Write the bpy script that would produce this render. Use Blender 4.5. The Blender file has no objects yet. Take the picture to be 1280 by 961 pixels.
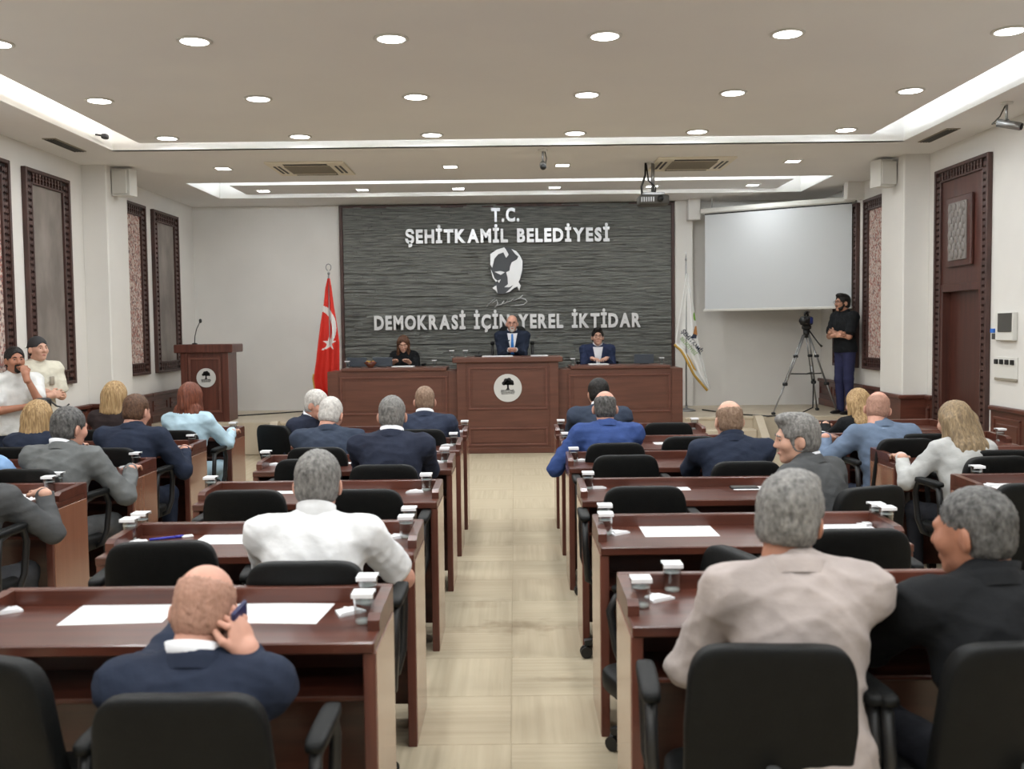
import bpy, math, random
import numpy as np
from mathutils import Matrix, Vector
random.seed(4)
SC = bpy.context.scene
COL = SC.collection
PI = math.pi

# ------------------------------------------------------------------ camera
F_PX, CAM_Z = 1244.4, 1.57
PITCH, YAW, ROLL = math.radians(3.137), math.radians(-0.1645), math.radians(0.672)
_fw = np.array([math.sin(YAW)*math.cos(PITCH), math.cos(YAW)*math.cos(PITCH), -math.sin(PITCH)])
_rt = np.array([math.cos(YAW), -math.sin(YAW), 0.0])
_up = np.cross(_rt, _fw)
_rt, _up = _rt*math.cos(ROLL) - _up*math.sin(ROLL), _up*math.cos(ROLL) + _rt*math.sin(ROLL)
cd = bpy.data.cameras.new('camera')
cd.lens = 35.0; cd.sensor_width = 36.0; cd.clip_start = 0.05; cd.clip_end = 60
cd.dof.use_dof = True; cd.dof.focus_distance = 8.5; cd.dof.aperture_fstop = 4.0
cam = bpy.data.objects.new('camera', cd); COL.objects.link(cam)
cam.matrix_world = Matrix(((_rt[0], _up[0], -_fw[0], 0), (_rt[1], _up[1], -_fw[1], 0), (_rt[2], _up[2], -_fw[2], CAM_Z), (0, 0, 0, 1)))
SC.camera = cam

def at(px, py, X=None, Y=None, Z=None):
    """room position of a point measured in the photograph, on a known plane of the room"""
    d = _fw + _rt*(px-640)/F_PX - _up*(py-480.5)/F_PX
    t = X/d[0] if X is not None else (Y/d[1] if Y is not None else (Z-CAM_Z)/d[2])
    return d*t + np.array([0, 0, CAM_Z])

# ------------------------------------------------------------------ world, exposure
w = bpy.data.worlds.new('world'); SC.world = w; w.use_nodes = True
w.node_tree.nodes['Background'].inputs[0].default_value = (0.8, 0.85, 0.9, 1)
w.node_tree.nodes['Background'].inputs[1].default_value = 0.02
SC.view_settings.view_transform = 'Standard'
SC.view_settings.look = 'None'
SC.view_settings.gamma = 1.0
SC.view_settings.use_curve_mapping = False
SC.view_settings.exposure = 0.0
LAMP_W = 13.2        # each round downlight
SQUARE_W = 6.0       # each square spot
COVE_E = 16.0         # cove strips

# ------------------------------------------------------------------ room numbers
XL, XR, YB, YF, ZC = -4.70, 4.52, 14.70, -3.2, 3.42
ZSLAB, ZCAP = 3.47, 3.68
XM = -0.09           # centre line of the stage
ZP = 0.42            # stage height
YP = 12.75           # stage edge

# ------------------------------------------------------------------ materials
MATS = {}
def nodes_of(name):
    m = bpy.data.materials.new(name); m.use_nodes = True
    return m, m.node_tree.nodes, m.node_tree.links, m.node_tree.nodes['Principled BSDF']
def rgb(r, g, b):   # sRGB 0..255 -> linear
    f = lambda c: (c/255/12.92) if c/255 <= .04045 else ((c/255+.055)/1.055)**2.4
    return (f(r), f(g), f(b), 1)
def mat(name, col, rough=.5, col2=None, scale=(8, 8, 8), bump=0.0, bscale=None, metal=0.0, coat=0.0, spec=None, detail=4, noise=1.0, sheen=0.0, coords='Object', distort=0.0, lo=.35, hi=.65):
    if name in MATS: return MATS[name]
    m, N, L, b = nodes_of(name)
    b.inputs['Base Color'].default_value = col; b.inputs['Roughness'].default_value = rough
    b.inputs['Metallic'].default_value = metal
    if coat: b.inputs['Coat Weight'].default_value = coat; b.inputs['Coat Roughness'].default_value = .15
    if spec is not None: b.inputs['Specular IOR Level'].default_value = spec
    if sheen: b.inputs['Sheen Weight'].default_value = sheen
    if col2 is not None or bump:
        tc = N.new('ShaderNodeTexCoord'); mp = N.new('ShaderNodeMapping'); mp.inputs['Scale'].default_value = scale
        L.new(tc.outputs[coords], mp.inputs['Vector'])
        nz = N.new('ShaderNodeTexNoise'); nz.inputs['Scale'].default_value = noise; nz.inputs['Detail'].default_value = detail
        nz.inputs['Distortion'].default_value = distort
        L.new(mp.outputs[0], nz.inputs['Vector'])
        if col2 is not None:
            cr = N.new('ShaderNodeValToRGB'); cr.color_ramp.elements[0].color = col; cr.color_ramp.elements[1].color = col2
            cr.color_ramp.elements[0].position = lo; cr.color_ramp.elements[1].position = hi
            L.new(nz.outputs['Fac'], cr.inputs[0]); L.new(cr.outputs[0], b.inputs['Base Color'])
        if bump:
            bp = N.new('ShaderNodeBump'); bp.inputs['Strength'].default_value = bump; bp.inputs['Distance'].default_value = .01
            src = nz
            if bscale is not None:
                mp2 = N.new('ShaderNodeMapping'); mp2.inputs['Scale'].default_value = bscale; L.new(tc.outputs[coords], mp2.inputs['Vector'])
                src = N.new('ShaderNodeTexNoise'); src.inputs['Scale'].default_value = 1.0; src.inputs['Detail'].default_value = 3
                L.new(mp2.outputs[0], src.inputs['Vector'])
            L.new(src.outputs['Fac'], bp.inputs['Height']); L.new(bp.outputs[0], b.inputs['Normal'])
    MATS[name] = m
    return m
def emit(name, col, strength):
    if name in MATS: return MATS[name]
    m, N, L, b = nodes_of(name)
    b.inputs['Base Color'].default_value = (.8, .8, .8, 1)
    b.inputs['Emission Color'].default_value = col; b.inputs['Emission Strength'].default_value = strength
    MATS[name] = m
    return m

M_WALL = mat('painted_wall', rgb(219, 216, 211), .75, rgb(224, 221, 216), (1.5, 1.5, 1.5), .03, (60, 60, 60))
M_CEIL = mat('ceiling_paint', rgb(234, 232, 231), .85, rgb(237, 235, 233), (1.2, 1.2, 1.2))
M_CEILW = mat('cove_paint', rgb(232, 230, 226), .8)
M_WOODX = mat('walnut_desk', rgb(68, 35, 26), .30, rgb(88, 47, 35), (1.6, 22, 22), .02, coat=.15, detail=6)
M_WOODZ = mat('walnut_upright', rgb(80, 42, 34), .35, rgb(100, 56, 44), (26, 26, 1.6), .02, coat=.12, detail=6)
M_WOODEND = mat('walnut_end_panel', rgb(128, 84, 64), .26, rgb(136, 90, 69), (26, 26, 1.6), .01, coat=.9, detail=6)
M_ROST = mat('rostrum_wood', rgb(90, 54, 42), .38, rgb(104, 64, 50), (2, 20, 20), .02, detail=6)
M_ROSTD = mat('rostrum_mould', rgb(104, 64, 54), .32, rgb(118, 76, 64), (2, 20, 20))
M_CARVE = mat('carved_frame_wood', rgb(58, 38, 34), .45, rgb(76, 50, 44), (30, 30, 4), .05)
M_CARVED = mat('carved_frame_ground', rgb(28, 18, 16), .7)
M_WAINS = mat('wainscot_mahogany', rgb(70, 36, 28), .35, rgb(92, 50, 38), (3, 3, 20), .02)
M_GREYP = mat('grey_suede_panel', rgb(112, 104, 98), .9, rgb(142, 134, 127), (3, 3, 1.6), .08, detail=6)
M_STONE = mat('split_slate', rgb(74, 75, 73), .8, rgb(138, 139, 133), (5, 5, 110), .35, (14, 14, 200), detail=7, coords='Object', lo=.3, hi=.72)
M_STEEL = mat('brushed_steel', rgb(205, 206, 208), .28, metal=.85)
M_PLATF = mat('stage_stone', rgb(186, 172, 150), .45, rgb(196, 184, 163), (3, 3, 3), .02)
M_BLACK = mat('black_plastic', rgb(22, 22, 23), .45)
M_LEATH = mat('black_leather', rgb(10, 11, 11), .55, rgb(14, 15, 15), (30, 30, 30), .12, (160, 160, 160), spec=.18)
M_CHROME = mat('grey_metal', rgb(150, 150, 150), .35, metal=.8)
M_WHITE = mat('white_paper', rgb(226, 226, 228), .7)
M_WPLAST = mat('white_plastic', rgb(216, 214, 208), .5)
M_ACP = mat('cream_plastic', rgb(232, 224, 206), .55)
M_DGREY = mat('dark_grey', rgb(70, 68, 64), .6)
M_VENT = mat('vent_grey', rgb(146, 138, 124), .6)
M_BLUE = mat('pen_blue', rgb(42, 44, 150), .4)
M_SCREEN = mat('projection_screen', rgb(206, 209, 211), .8)
M_DOOR = mat('dark_door_wood', rgb(62, 32, 26), .4, rgb(78, 42, 33), (20, 20, 1.5), .02)
M_TUFT = mat('tufted_grey_leather', rgb(120, 114, 110), .5)

def glass_mat():
    m, N, L, b = nodes_of('clear_glass')
    tr = N.new('ShaderNodeBsdfTransparent'); tr.inputs[0].default_value = (.84, .87, .87, 1)
    gl = N.new('ShaderNodeBsdfGlossy'); gl.inputs['Roughness'].default_value = .05
    fr = N.new('ShaderNodeLayerWeight'); fr.inputs[0].default_value = .42
    mx = N.new('ShaderNodeMixShader'); L.new(fr.outputs['Facing'], mx.inputs[0]); L.new(tr.outputs[0], mx.inputs[1]); L.new(gl.outputs[0], mx.inputs[2])
    L.new(mx.outputs[0], N['Material Output'].inputs['Surface'])
    return m
M_GLASS = glass_mat()
def pattern_mat():
    """red, grey and cream tangled pattern of the textile panels"""
    m, N, L, b = nodes_of('red_pattern_textile'); b.inputs['Roughness'].default_value = .85
    tc = N.new('ShaderNodeTexCoord'); mp = N.new('ShaderNodeMapping'); L.new(tc.outputs['Object'], mp.inputs['Vector'])
    v = N.new('ShaderNodeTexVoronoi'); v.inputs['Scale'].default_value = 46; L.new(mp.outputs[0], v.inputs['Vector'])
    cr = N.new('ShaderNodeValToRGB'); e = cr.color_ramp.elements; cr.color_ramp.interpolation = 'CONSTANT'
    e[0].color = rgb(186, 168, 158); e[0].position = 0; e[1].color = rgb(154, 104, 96); e[1].position = .35
    for p, c in ((.55, rgb(178, 150, 140)), (.7, rgb(120, 100, 98)), (.85, rgb(205, 190, 180))):
        x = e.new(p); x.color = c
    sp = N.new('ShaderNodeSeparateColor'); L.new(v.outputs['Color'], sp.inputs[0]); L.new(sp.outputs[0], cr.inputs[0])
    L.new(cr.outputs[0], b.inputs['Base Color'])
    return m
M_REDP = pattern_mat()
def carpet_mat(name, axis):
    m, N, L, b = nodes_of(name); b.inputs['Roughness'].default_value = .95
    g = N.new('ShaderNodeNewGeometry')
    mp = N.new('ShaderNodeMapping'); L.new(g.outputs['Position'], mp.inputs['Vector'])
    mp.inputs['Scale'].default_value = (30, 1.0, 1) if axis == 'y' else (1.0, 30, 1)
    nz = N.new('ShaderNodeTexNoise'); nz.inputs['Scale'].default_value = 1.0; nz.inputs['Detail'].default_value = 5; L.new(mp.outputs[0], nz.inputs['Vector'])
    cr = N.new('ShaderNodeValToRGB'); cr.color_ramp.elements[0].color = rgb(174, 160, 135); cr.color_ramp.elements[1].color = rgb(187, 174, 149)
    cr.color_ramp.elements[0].position = .3; cr.color_ramp.elements[1].position = .7
    L.new(nz.outputs['Fac'], cr.inputs[0])
    # worn brown stains on the aisle
    n2 = N.new('ShaderNodeTexNoise'); n2.inputs['Scale'].default_value = 9; n2.inputs['Detail'].default_value = 4; L.new(g.outputs['Position'], n2.inputs['Vector'])
    prev = cr.outputs[0]
    for (cx, cy, rx, ry, a) in ((-.02, 5.2, .30, .17, .5), (-.22, 5.65, .16, .14, .28), (.22, 4.4, .16, .05, .4), (-.3, 7.3, .3, .1, .15)):
        vm = N.new('ShaderNodeVectorMath'); vm.operation = 'SUBTRACT'; L.new(g.outputs['Position'], vm.inputs[0]); vm.inputs[1].default_value = (cx, cy, 0)
        vs = N.new('ShaderNodeVectorMath'); vs.operation = 'MULTIPLY'; L.new(vm.outputs[0], vs.inputs[0]); vs.inputs[1].default_value = (1/rx, 1/ry, 0)
        ln = N.new('ShaderNodeVectorMath'); ln.operation = 'LENGTH'; L.new(vs.outputs[0], ln.inputs[0])
        ad = N.new('ShaderNodeMath'); ad.operation = 'MULTIPLY_ADD'; L.new(n2.outputs['Fac'], ad.inputs[0]); ad.inputs[1].default_value = 2.4; L.new(ln.outputs['Value'], ad.inputs[2])
        mr = N.new('ShaderNodeMapRange'); mr.inputs[1].default_value = 2.1; mr.inputs[2].default_value = 1.2; mr.inputs[3].default_value = 0; mr.inputs[4].default_value = a
        L.new(ad.outputs[0], mr.inputs[0])
        mx = N.new('ShaderNodeMix'); mx.data_type = 'RGBA'; L.new(mr.outputs[0], mx.inputs[0]); L.new(prev, mx.inputs[6]); mx.inputs[7].default_value = rgb(118, 98, 70)
        prev = mx.outputs[2]
    L.new(prev, b.inputs['Base Color'])
    wv = N.new('ShaderNodeTexWave'); wv.inputs['Scale'].default_value = 9; wv.bands_direction = 'X' if axis == 'y' else 'Y'
    L.new(g.outputs['Position'], wv.inputs['Vector'])
    bp = N.new('ShaderNodeBump'); bp.inputs['Strength'].default_value = .25; bp.inputs['Distance'].default_value = .004
    L.new(wv.outputs['Fac'], bp.inputs['Height']); L.new(bp.outputs[0], b.inputs['Normal'])
    return m
M_CARP = (carpet_mat('carpet_rib_along', 'y'), carpet_mat('carpet_rib_across', 'x'))

# ------------------------------------------------------------------ mesh building
class MB:
    def __init__(s): s.v = []; s.f = []; s.m = []; s.cur = 0
    def _add(s, vs, fs):
        o = len(s.v); s.v += [tuple(map(float, p)) for p in vs]
        for f in fs: s.f.append([o+i for i in f]); s.m.append(s.cur)
        return s
    def box(s, x0, x1, y0, y1, z0, z1):
        v = [(x, y, z) for z in (z0, z1) for y in (y0, y1) for x in (x0, x1)]
        return s._add(v, [(0, 2, 3, 1), (4, 5, 7, 6), (0, 1, 5, 4), (2, 6, 7, 3), (0, 4, 6, 2), (1, 3, 7, 5)])
    def rbox(s, x0, x1, y0, y1, z0, z1, c=.006):
        """box with chamfered edges"""
        ce = ((x0+x1)/2, (y0+y1)/2, (z0+z1)/2); h = ((x1-x0)/2, (y1-y0)/2, (z1-z0)/2)
        c = min(c, .45*min(h))
        v = []; idx = {}
        for sx in (-1, 1):
            for sy in (-1, 1):
                for sz in (-1, 1):
                    for a in range(3):
                        p = [sx*(h[0]-c), sy*(h[1]-c), sz*(h[2]-c)]
                        p[a] += (sx, sy, sz)[a]*c
                        idx[(sx, sy, sz, a)] = len(v); v.append((ce[0]+p[0], ce[1]+p[1], ce[2]+p[2]))
        f = []
        for a in range(3):
            b, d = (a+1) % 3, (a+2) % 3
            for sg in (-1, 1):
                q = []
                for (p, r) in ((-1, -1), (1, -1), (1, 1), (-1, 1)):
                    k = [0, 0, 0]; k[a] = sg; k[b] = p; k[d] = r; q.append(idx[(*k, a)])
                f.append(q if sg > 0 else q[::-1])
        for a in range(3):          # edges along axis a
            b, d = (a+1) % 3, (a+2) % 3
            for sb in (-1, 1):
                for sd in (-1, 1):
                    def K(sa, ax):
                        k = [0, 0, 0]; k[a] = sa; k[b] = sb; k[d] = sd; return idx[(*k, ax)]
                    q = [K(-1, b), K(1, b), K(1, d), K(-1, d)]
                    f.append(q[::-1] if sb*sd > 0 else q)
        for sx in (-1, 1):
            for sy in (-1, 1):
                for sz in (-1, 1):
                    q = [idx[(sx, sy, sz, a)] for a in range(3)]
                    f.append(q if sx*sy*sz > 0 else q[::-1])
        return s._add(v, f)
    def cyl(s, a, b, r0, r1=None, n=16, cap=True):
        r1 = r0 if r1 is None else r1
        a = Vector(a); b = Vector(b); d = (b-a).normalized()
        u = d.orthogonal().normalized(); w_ = d.cross(u)
        v = []
        for p, r in ((a, r0), (b, r1)):
            for i in range(n):
                t = 2*PI*i/n; v.append(p+u*(r*math.cos(t))+w_*(r*math.sin(t)))
        f = [(i, (i+1) % n, n+(i+1) % n, n+i) for i in range(n)]
        if cap: f += [tuple(range(n))[::-1], tuple(range(n, 2*n))]
        return s._add(v, f)
    def tube(s, pts, r, n=8, flat=None):
        pts = [Vector(p) for p in pts]; v = []; up = None
        rs = r if isinstance(r, (list, tuple)) else [r]*len(pts)
        for i, p in enumerate(pts):
            d = (pts[min(i+1, len(pts)-1)]-pts[max(i-1, 0)]).normalized()
            if up is None: up = d.orthogonal().normalized()
            u = (up-d*up.dot(d)).normalized(); up = u; w_ = d.cross(u)
            for k in range(n):
                t = 2*PI*k/n; v.append(p+u*(rs[i]*math.cos(t))+w_*(rs[i]*math.sin(t)))
        m = len(pts)
        f = [(i*n+k, i*n+(k+1) % n, (i+1)*n+(k+1) % n, (i+1)*n+k) for i in range(m-1) for k in range(n)]
        f += [tuple(range(n))[::-1], tuple(range((m-1)*n, m*n))]
        return s._add(v, f)
    def lathe(s, prof, n=20, c=(0, 0, 0), cap=True):
        v = []; m = len(prof)
        for r, z in prof:
            for i in range(n): t = 2*PI*i/n; v.append((c[0]+r*math.cos(t), c[1]+r*math.sin(t), c[2]+z))
        f = [(j*n+i, j*n+(i+1) % n, (j+1)*n+(i+1) % n, (j+1)*n+i) for j in range(m-1) for i in range(n)]
        if cap: f += [tuple(range(n))[::-1], tuple(range((m-1)*n, m*n))]
        return s._add(v, f)
    def superel(s, c, r, e1=.35, e2=.35, nu=28, nv=14, fn=None):
        sp = lambda x, e: math.copysign(abs(x)**e, x)
        v = []; f = []
        for j in range(nv+1):
            ph = -PI/2+PI*j/nv
            for i in range(nu):
                t = 2*PI*i/nu
                p = (r[0]*sp(math.cos(ph), e1)*sp(math.cos(t), e2), r[1]*sp(math.cos(ph), e1)*sp(math.sin(t), e2), r[2]*sp(math.sin(ph), e1))
                if fn: p = fn(*p)
                v.append((c[0]+p[0], c[1]+p[1], c[2]+p[2]))
        for j in range(nv):
            for i in range(nu): f.append((j*nu+i, j*nu+(i+1) % nu, (j+1)*nu+(i+1) % nu, (j+1)*nu+i))
        return s._add(v, f)
    def prism(s, poly, a, b, axis='y'):
        """polygon (2D, counter-clockwise) extruded between a and b along an axis"""
        n = len(poly)
        P = (lambda p, t: (p[0], t, p[1])) if axis == 'y' else ((lambda p, t: (t, p[0], p[1])) if axis == 'x' else (lambda p, t: (p[0], p[1], t)))
        v = [P(p, a) for p in poly]+[P(p, b) for p in poly]
        f = [tuple(range(n)), tuple(range(n, 2*n))[::-1]]+[(i, n+i, n+(i+1) % n, (i+1) % n) for i in range(n)]
        return s._add(v, f)
    def mesh(s, name, mats, smooth=False):
        me = bpy.data.meshes.new(name); me.from_pydata(s.v, [], s.f)
        if not isinstance(mats, (list, tuple)): mats = [mats]
        for m in mats: me.materials.append(m)
        if len(mats) > 1: me.polygons.foreach_set('material_index', s.m)
        if smooth: me.polygons.foreach_set('use_smooth', [True]*len(me.polygons))
        me.update(); return me

def link(name, data, parent=None, loc=None, rot=None):
    o = bpy.data.objects.new(name, data); COL.objects.link(o)
    if parent is not None: o.parent = parent
    if loc is not None: o.location = [float(c) for c in loc]
    if rot is not None: o.rotation_euler = rot
    return o
def tag(o, label=None, cat=None, group=None, kind=None):
    if label: o['label'] = label
    if cat: o['category'] = cat
    if group: o['group'] = group
    if kind: o['kind'] = kind
    return o
def part(name, mb, m, parent=None, smooth=False, kind=None, label=None):
    o = link(name, mb.mesh(name, m, smooth), parent); tag(o, kind=kind, label=label); return o
def thing(name, label, cat, loc=(0, 0, 0), rz=0.0, group=None):
    o = link(name, None, None, loc, (0, 0, rz)); o.empty_display_size = .1
    return tag(o, label, cat, group)
def struct(name, mb, m, smooth=False):
    return tag(link(name, mb.mesh(name, m, smooth)), kind='structure')
class Kit:
    """shared part meshes of a repeated thing"""
    def __init__(s): s.p = []
    def add(s, name, mb, m, smooth=False, parent=-1, loc=None, rot=None):
        me = mb if isinstance(mb, bpy.types.Mesh) else mb.mesh(name, m, smooth)
        s.p.append((name, me, parent, loc, rot)); return len(s.p)-1
    def spawn(s, name, label, cat, loc, rz=0.0, group=None):
        r = thing(name, label, cat, loc, rz, group); made = []
        for (n, me, pa, l, ro) in s.p: made.append(link(n, me, r if pa < 0 else made[pa], l, ro))
        return r

def text_meshes(specs):
    """list of (text, size, extrude, bold) -> meshes, one evaluation for all"""
    obs = []
    for (txt, size, ext, bold) in specs:
        cu = bpy.data.curves.new('lettering', 'FONT'); cu.body = txt; cu.size = size; cu.extrude = ext; cu.offset = bold; cu.resolution_u = 3
        o = bpy.data.objects.new('lettering', cu); COL.objects.link(o); obs.append(o)
    dg = bpy.context.evaluated_depsgraph_get(); out = []
    for o in obs: out.append(bpy.data.meshes.new_from_object(o.evaluated_get(dg)))
    for o in obs:
        cu = o.data; bpy.data.objects.remove(o); bpy.data.curves.remove(cu)
    return out
def mesh_np(me):
    a = np.empty(len(me.vertices)*3); me.vertices.foreach_get('co', a); return a.reshape(-1, 3)
def set_np(me, a): me.vertices.foreach_set('co', np.ascontiguousarray(a, dtype=np.float32).ravel()); me.update()

# ------------------------------------------------------------------ lettering meshes (evaluated once, placed later)
LINES = ['T.C.', 'ŞEHİTKAMİL BELEDİYESİ', 'DEMOKRASİ İÇİN YEREL İKTİDAR']
_specs = [(c, .27, .012, .0115) for ln in LINES for c in ln if c != ' ']
_specs += [('ŞEHİTKAMİL', .05, .001, .001), ('BELEDİYESİ', .022, .001, 0), ('ŞEHİTKAMİL', .1, .001, .002), ('BELEDİYESİ', .05, .001, 0)]
_tm = text_meshes(_specs)
LETTERS = _tm[:-4]; T_EMB1, T_EMB2, T_FLAG1, T_FLAG2 = _tm[-4:]

# ------------------------------------------------------------------ floor
fl = struct('floor', MB().box(XL, XR, YF, YB, -.12, -.004), M_CARP[0])
tile_me = []
for k in (0, 1):
    tile_me.append(MB().rbox(-.2485, .2485, -.2485, .2485, -.006, 0, .002).mesh('carpet_tile', M_CARP[k]))
for i in range(7):
    for j in range(26):
        x = -1.78+.5*i; y = -.05+.5*j
        if y > 12.6 or y < .9: continue
        link('carpet_tile', tile_me[(i+j) % 2], fl, (x, y, 0))
for i in range(6):      # floor between the desk blocks and the side walls
    for j in range(16):
        x = (-4.45, -3.95, 1.72, 2.22, 3.75, 4.25)[i]; y = 4.45+.5*j
        link('carpet_tile', tile_me[(i+j) % 2], fl, (x, y, 0))

# ------------------------------------------------------------------ walls
wb = MB().box(XL-.15, XR+.15, YB, YB+.15, 0, 3.8)
wall_back = struct('wall_back', wb, M_WALL)
struct('wall_front', MB().box(XL-.15, XR+.15, YF-.15, YF, 0, 3.8), M_WALL)
struct('wall_left', MB().box(XL-.15, XL, YF, YB, 0, 3.8), M_WALL)
DY0, DY1, DZ = 9.66, 10.50, 1.93          # door opening in the right wall
wr = MB().box(XR, XR+.15, YF, DY0, 0, 3.8).box(XR, XR+.15, DY1, YB, 0, 3.8).box(XR, XR+.15, DY0, DY1, DZ, 3.8)
struct('wall_right', wr, M_WALL)
struct('trim_1', MB().rbox(XL-.01, -4.43, 10.95, 11.53, 0, ZC+.02, .012), M_WALL)      # left pillar
struct('trim_2', MB().rbox(4.24, XR+.01, 10.90, 11.56, 0, ZC+.02, .012), M_WALL)       # right pillar
struct('trim_3', MB().rbox(2.36, 2.62, YB-.10, YB+.01, ZP, ZC+.02, .01).rbox(2.52, 2.70, YB-.28, YB, 3.12, ZC+.02, .01), M_WALL)   # pilaster and beam end by the screen
struct('trim_4', MB().rbox(4.30, XR+.01, 12.92, 13.06, 3.20, ZC+.02, .01), M_WALL)

# ------------------------------------------------------------------ ceiling with its two coves
CX0, CX1, CY1 = -4.03, 3.94, 10.13
BX0, BX1, BY0, BY1 = -4.03, 3.96, 12.38, 13.81
cl = MB()
cl.box(XL, CX0, YF, YB, ZC, ZC+.34)
cl.box(CX1, XR, YF, BY0, ZC, ZC+.34); cl.box(BX1, XR, BY0, YB, ZC, ZC+.34)
cl.box(CX0, CX1, CY1, BY0, ZC, ZC+.03); cl.box(CX0, CX1, CY1, CY1+.06, ZC, ZC+.34)
cl.box(BX0, BX1, BY1, YB, ZC, ZC+.34)
ceiling = struct('ceiling', cl, M_CEIL)
SX0, SX1 = -3.72, 3.58
part('centre_slab', MB().rbox(SX0, SX1, YF, 10.03, ZSLAB, ZSLAB+.035, .004), M_CEIL, ceiling)
part('stage_slab', MB().rbox(-3.66, 3.63, 12.96, 13.79, ZSLAB, ZSLAB+.035, .004), M_CEIL, ceiling)
part('cove_lining', MB().box(CX0-.002, CX1+.002, YF, BY1+.03, ZCAP, ZCAP+.03)
     .box(CX0, CX0+.006, YF, CY1, ZC+.001, ZCAP).box(CX1-.006, CX1, YF, CY1, ZC+.001, ZCAP)
     .box(CX0, CX1, CY1-.006, CY1, ZC+.001, ZCAP)
     .box(BX0, BX0+.006, BY0, BY1, ZC+.001, ZCAP).box(BX1-.006, BX1, BY0, BY1, ZC+.001, ZCAP)
     .box(BX0, BX1, BY1-.006, BY1, ZC+.001, ZCAP).box(-3.66, 3.63, 12.954, 12.96, ZSLAB+.002, ZSLAB+.05), M_CEILW, ceiling)
M_LED = emit('cove_led', (1, .97, .92, 1), COVE_E*4); M_LEDC = emit('cove_led_cool', (.86, .94, 1, 1), COVE_E*4)
part('led_strip', MB().box(SX0+.14, SX0+.17, YF+.3, 9.9, ZSLAB+.036, ZSLAB+.056), M_LED, ceiling)
part('led_strip', MB().box(SX1-.17, SX1-.14, YF+.3, 9.9, ZSLAB+.036, ZSLAB+.056), M_LEDC, ceiling)
part('led_strip', MB().box(SX0+.3, SX1-.3, 9.86, 9.88, ZSLAB+.036, ZSLAB+.05), M_LEDC, ceiling)
part('led_strip', MB().box(-3.8, 3.75, BY0-.10, BY0-.07, ZC+.031, ZC+.051), M_LEDC, ceiling)
part('led_strip', MB().box(-3.48, 3.45, 13.5, 13.53, ZSLAB+.036, ZSLAB+.056), M_LEDC, ceiling)
part('led_strip', MB().box(-3.54, -3.51, 13.05, 13.45, ZSLAB+.036, ZSLAB+.056), M_LEDC, ceiling)
part('led_strip', MB().box(3.48, 3.51, 13.05, 13.45, ZSLAB+.036, ZSLAB+.056), M_LEDC, ceiling)

# ------------------------------------------------------------------ wainscot
def wainscot(name, side, runs, top=.81):
    x = XL if side < 0 else XR
    root = None
    for (y0, y1, z0) in runs:
        m = MB(); X = lambda d: sorted((x-side*0.0, x-side*d))
        a = X(.022); m.box(*a, y0, y1, z0, top-.03)
        o = struct(name, m, M_WAINS) if root is None else part('backing', m, M_WAINS, root)
        root = root or o
        a = X(.055); part('top_rail', MB().rbox(*a, y0, y1, top-.045, top, .01), M_WAINS, root)
        a = X(.034); part('bottom_rail', MB().rbox(*a, y0, y1, z0, z0+.10, .006), M_WAINS, root)
        n = max(1, round((y1-y0)/.62)); d = (y1-y0)/n
        for i in range(n):
            p0, p1 = y0+i*d+.06, y0+(i+1)*d-.06; q0, q1 = z0+.15, top-.10
            if q1-q0 < .12: q0 = z0+.12
            a = X(.034); b = X(.03)
            fr = MB().rbox(*a, p0, p1, q1-.025, q1, .006).rbox(*a, p0, p1, q0, q0+.025, .006).rbox(*a, p0, p0+.025, q0, q1, .006).rbox(*a, p1-.025, p1, q0, q1, .006)
            part('panel_moulding', fr, M_WAINS, root)
            part('panel', MB().rbox(*b, p0+.06, p1-.06, q0+.06, q1-.06, .008), M_WAINS, root)
    return root
wl = wainscot('baseboard_left', -1, [(YF, 9.95, 0), (10.85, 10.95, 0), (11.53, YP, 0), (YP, YB, ZP)])
wr_ = wainscot('baseboard_right', 1, [(YF, 9.40, 0), (10.72, 10.90, 0), (11.56, YP, 0), (YP, YB, ZP)])
gr = MB()
for i in range(24): gr.rbox(XL, XL+.04, 9.97+i*.0365, 9.97+i*.0365+.02, .1, .74, .004)
part('slat_grille', MB().box(XL, XL+.012, 9.95, 10.85, 0, .78), M_CARVED, wl)
part('slats', gr, M_WAINS, wl, kind='stuff')
part('top_rail', MB().rbox(XL, XL+.055, 9.95, 10.85, .765, .81, .01), M_WAINS, wl)
for side, x0, x1, y0, y1, root in ((-1, XL, -4.43, 10.95, 11.53, wl), (1, 4.24, XR, 10.90, 11.56, wr_)):
    part('pillar_cladding', MB().rbox(x0-(.022 if side > 0 else 0), x1+(.022 if side < 0 else 0), y0-.022, y1+.022, 0, .78, .004), M_WAINS, root)
    part('pillar_rail', MB().rbox(x0-(.05 if side > 0 else 0), x1+(.05 if side < 0 else 0), y0-.05, y1+.05, .765, .81, .01), M_WAINS, root)

# ------------------------------------------------------------------ stage and steps
stage = struct('platform', MB().rbox(XL, XR, YP, YB, 0, ZP, .006), M_PLATF)
for (x0, x1) in ((-3.02, -2.42), (2.18, 3.05)):
    part('step', MB().rbox(x0, x1, YP-.5, YP, 0, .14, .012), M_PLATF, stage)
    part('step', MB().rbox(x0, x1, YP-.25, YP, .14, .28, .012), M_PLATF, stage)
    part('nosing', MB().rbox(x0, x1, YP-.018, YP+.03, ZP-.03, ZP+.006, .006), M_PLATF, stage)
for x in (-3.02-.10, 3.05):
    part('stringer', MB().prism([(YP-.55, 0), (YP, 0), (YP, ZP+.02), (YP-.12, ZP+.02), (YP-.55, .16)], x, x+.10, 'x'), M_PLATF, stage)

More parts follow.
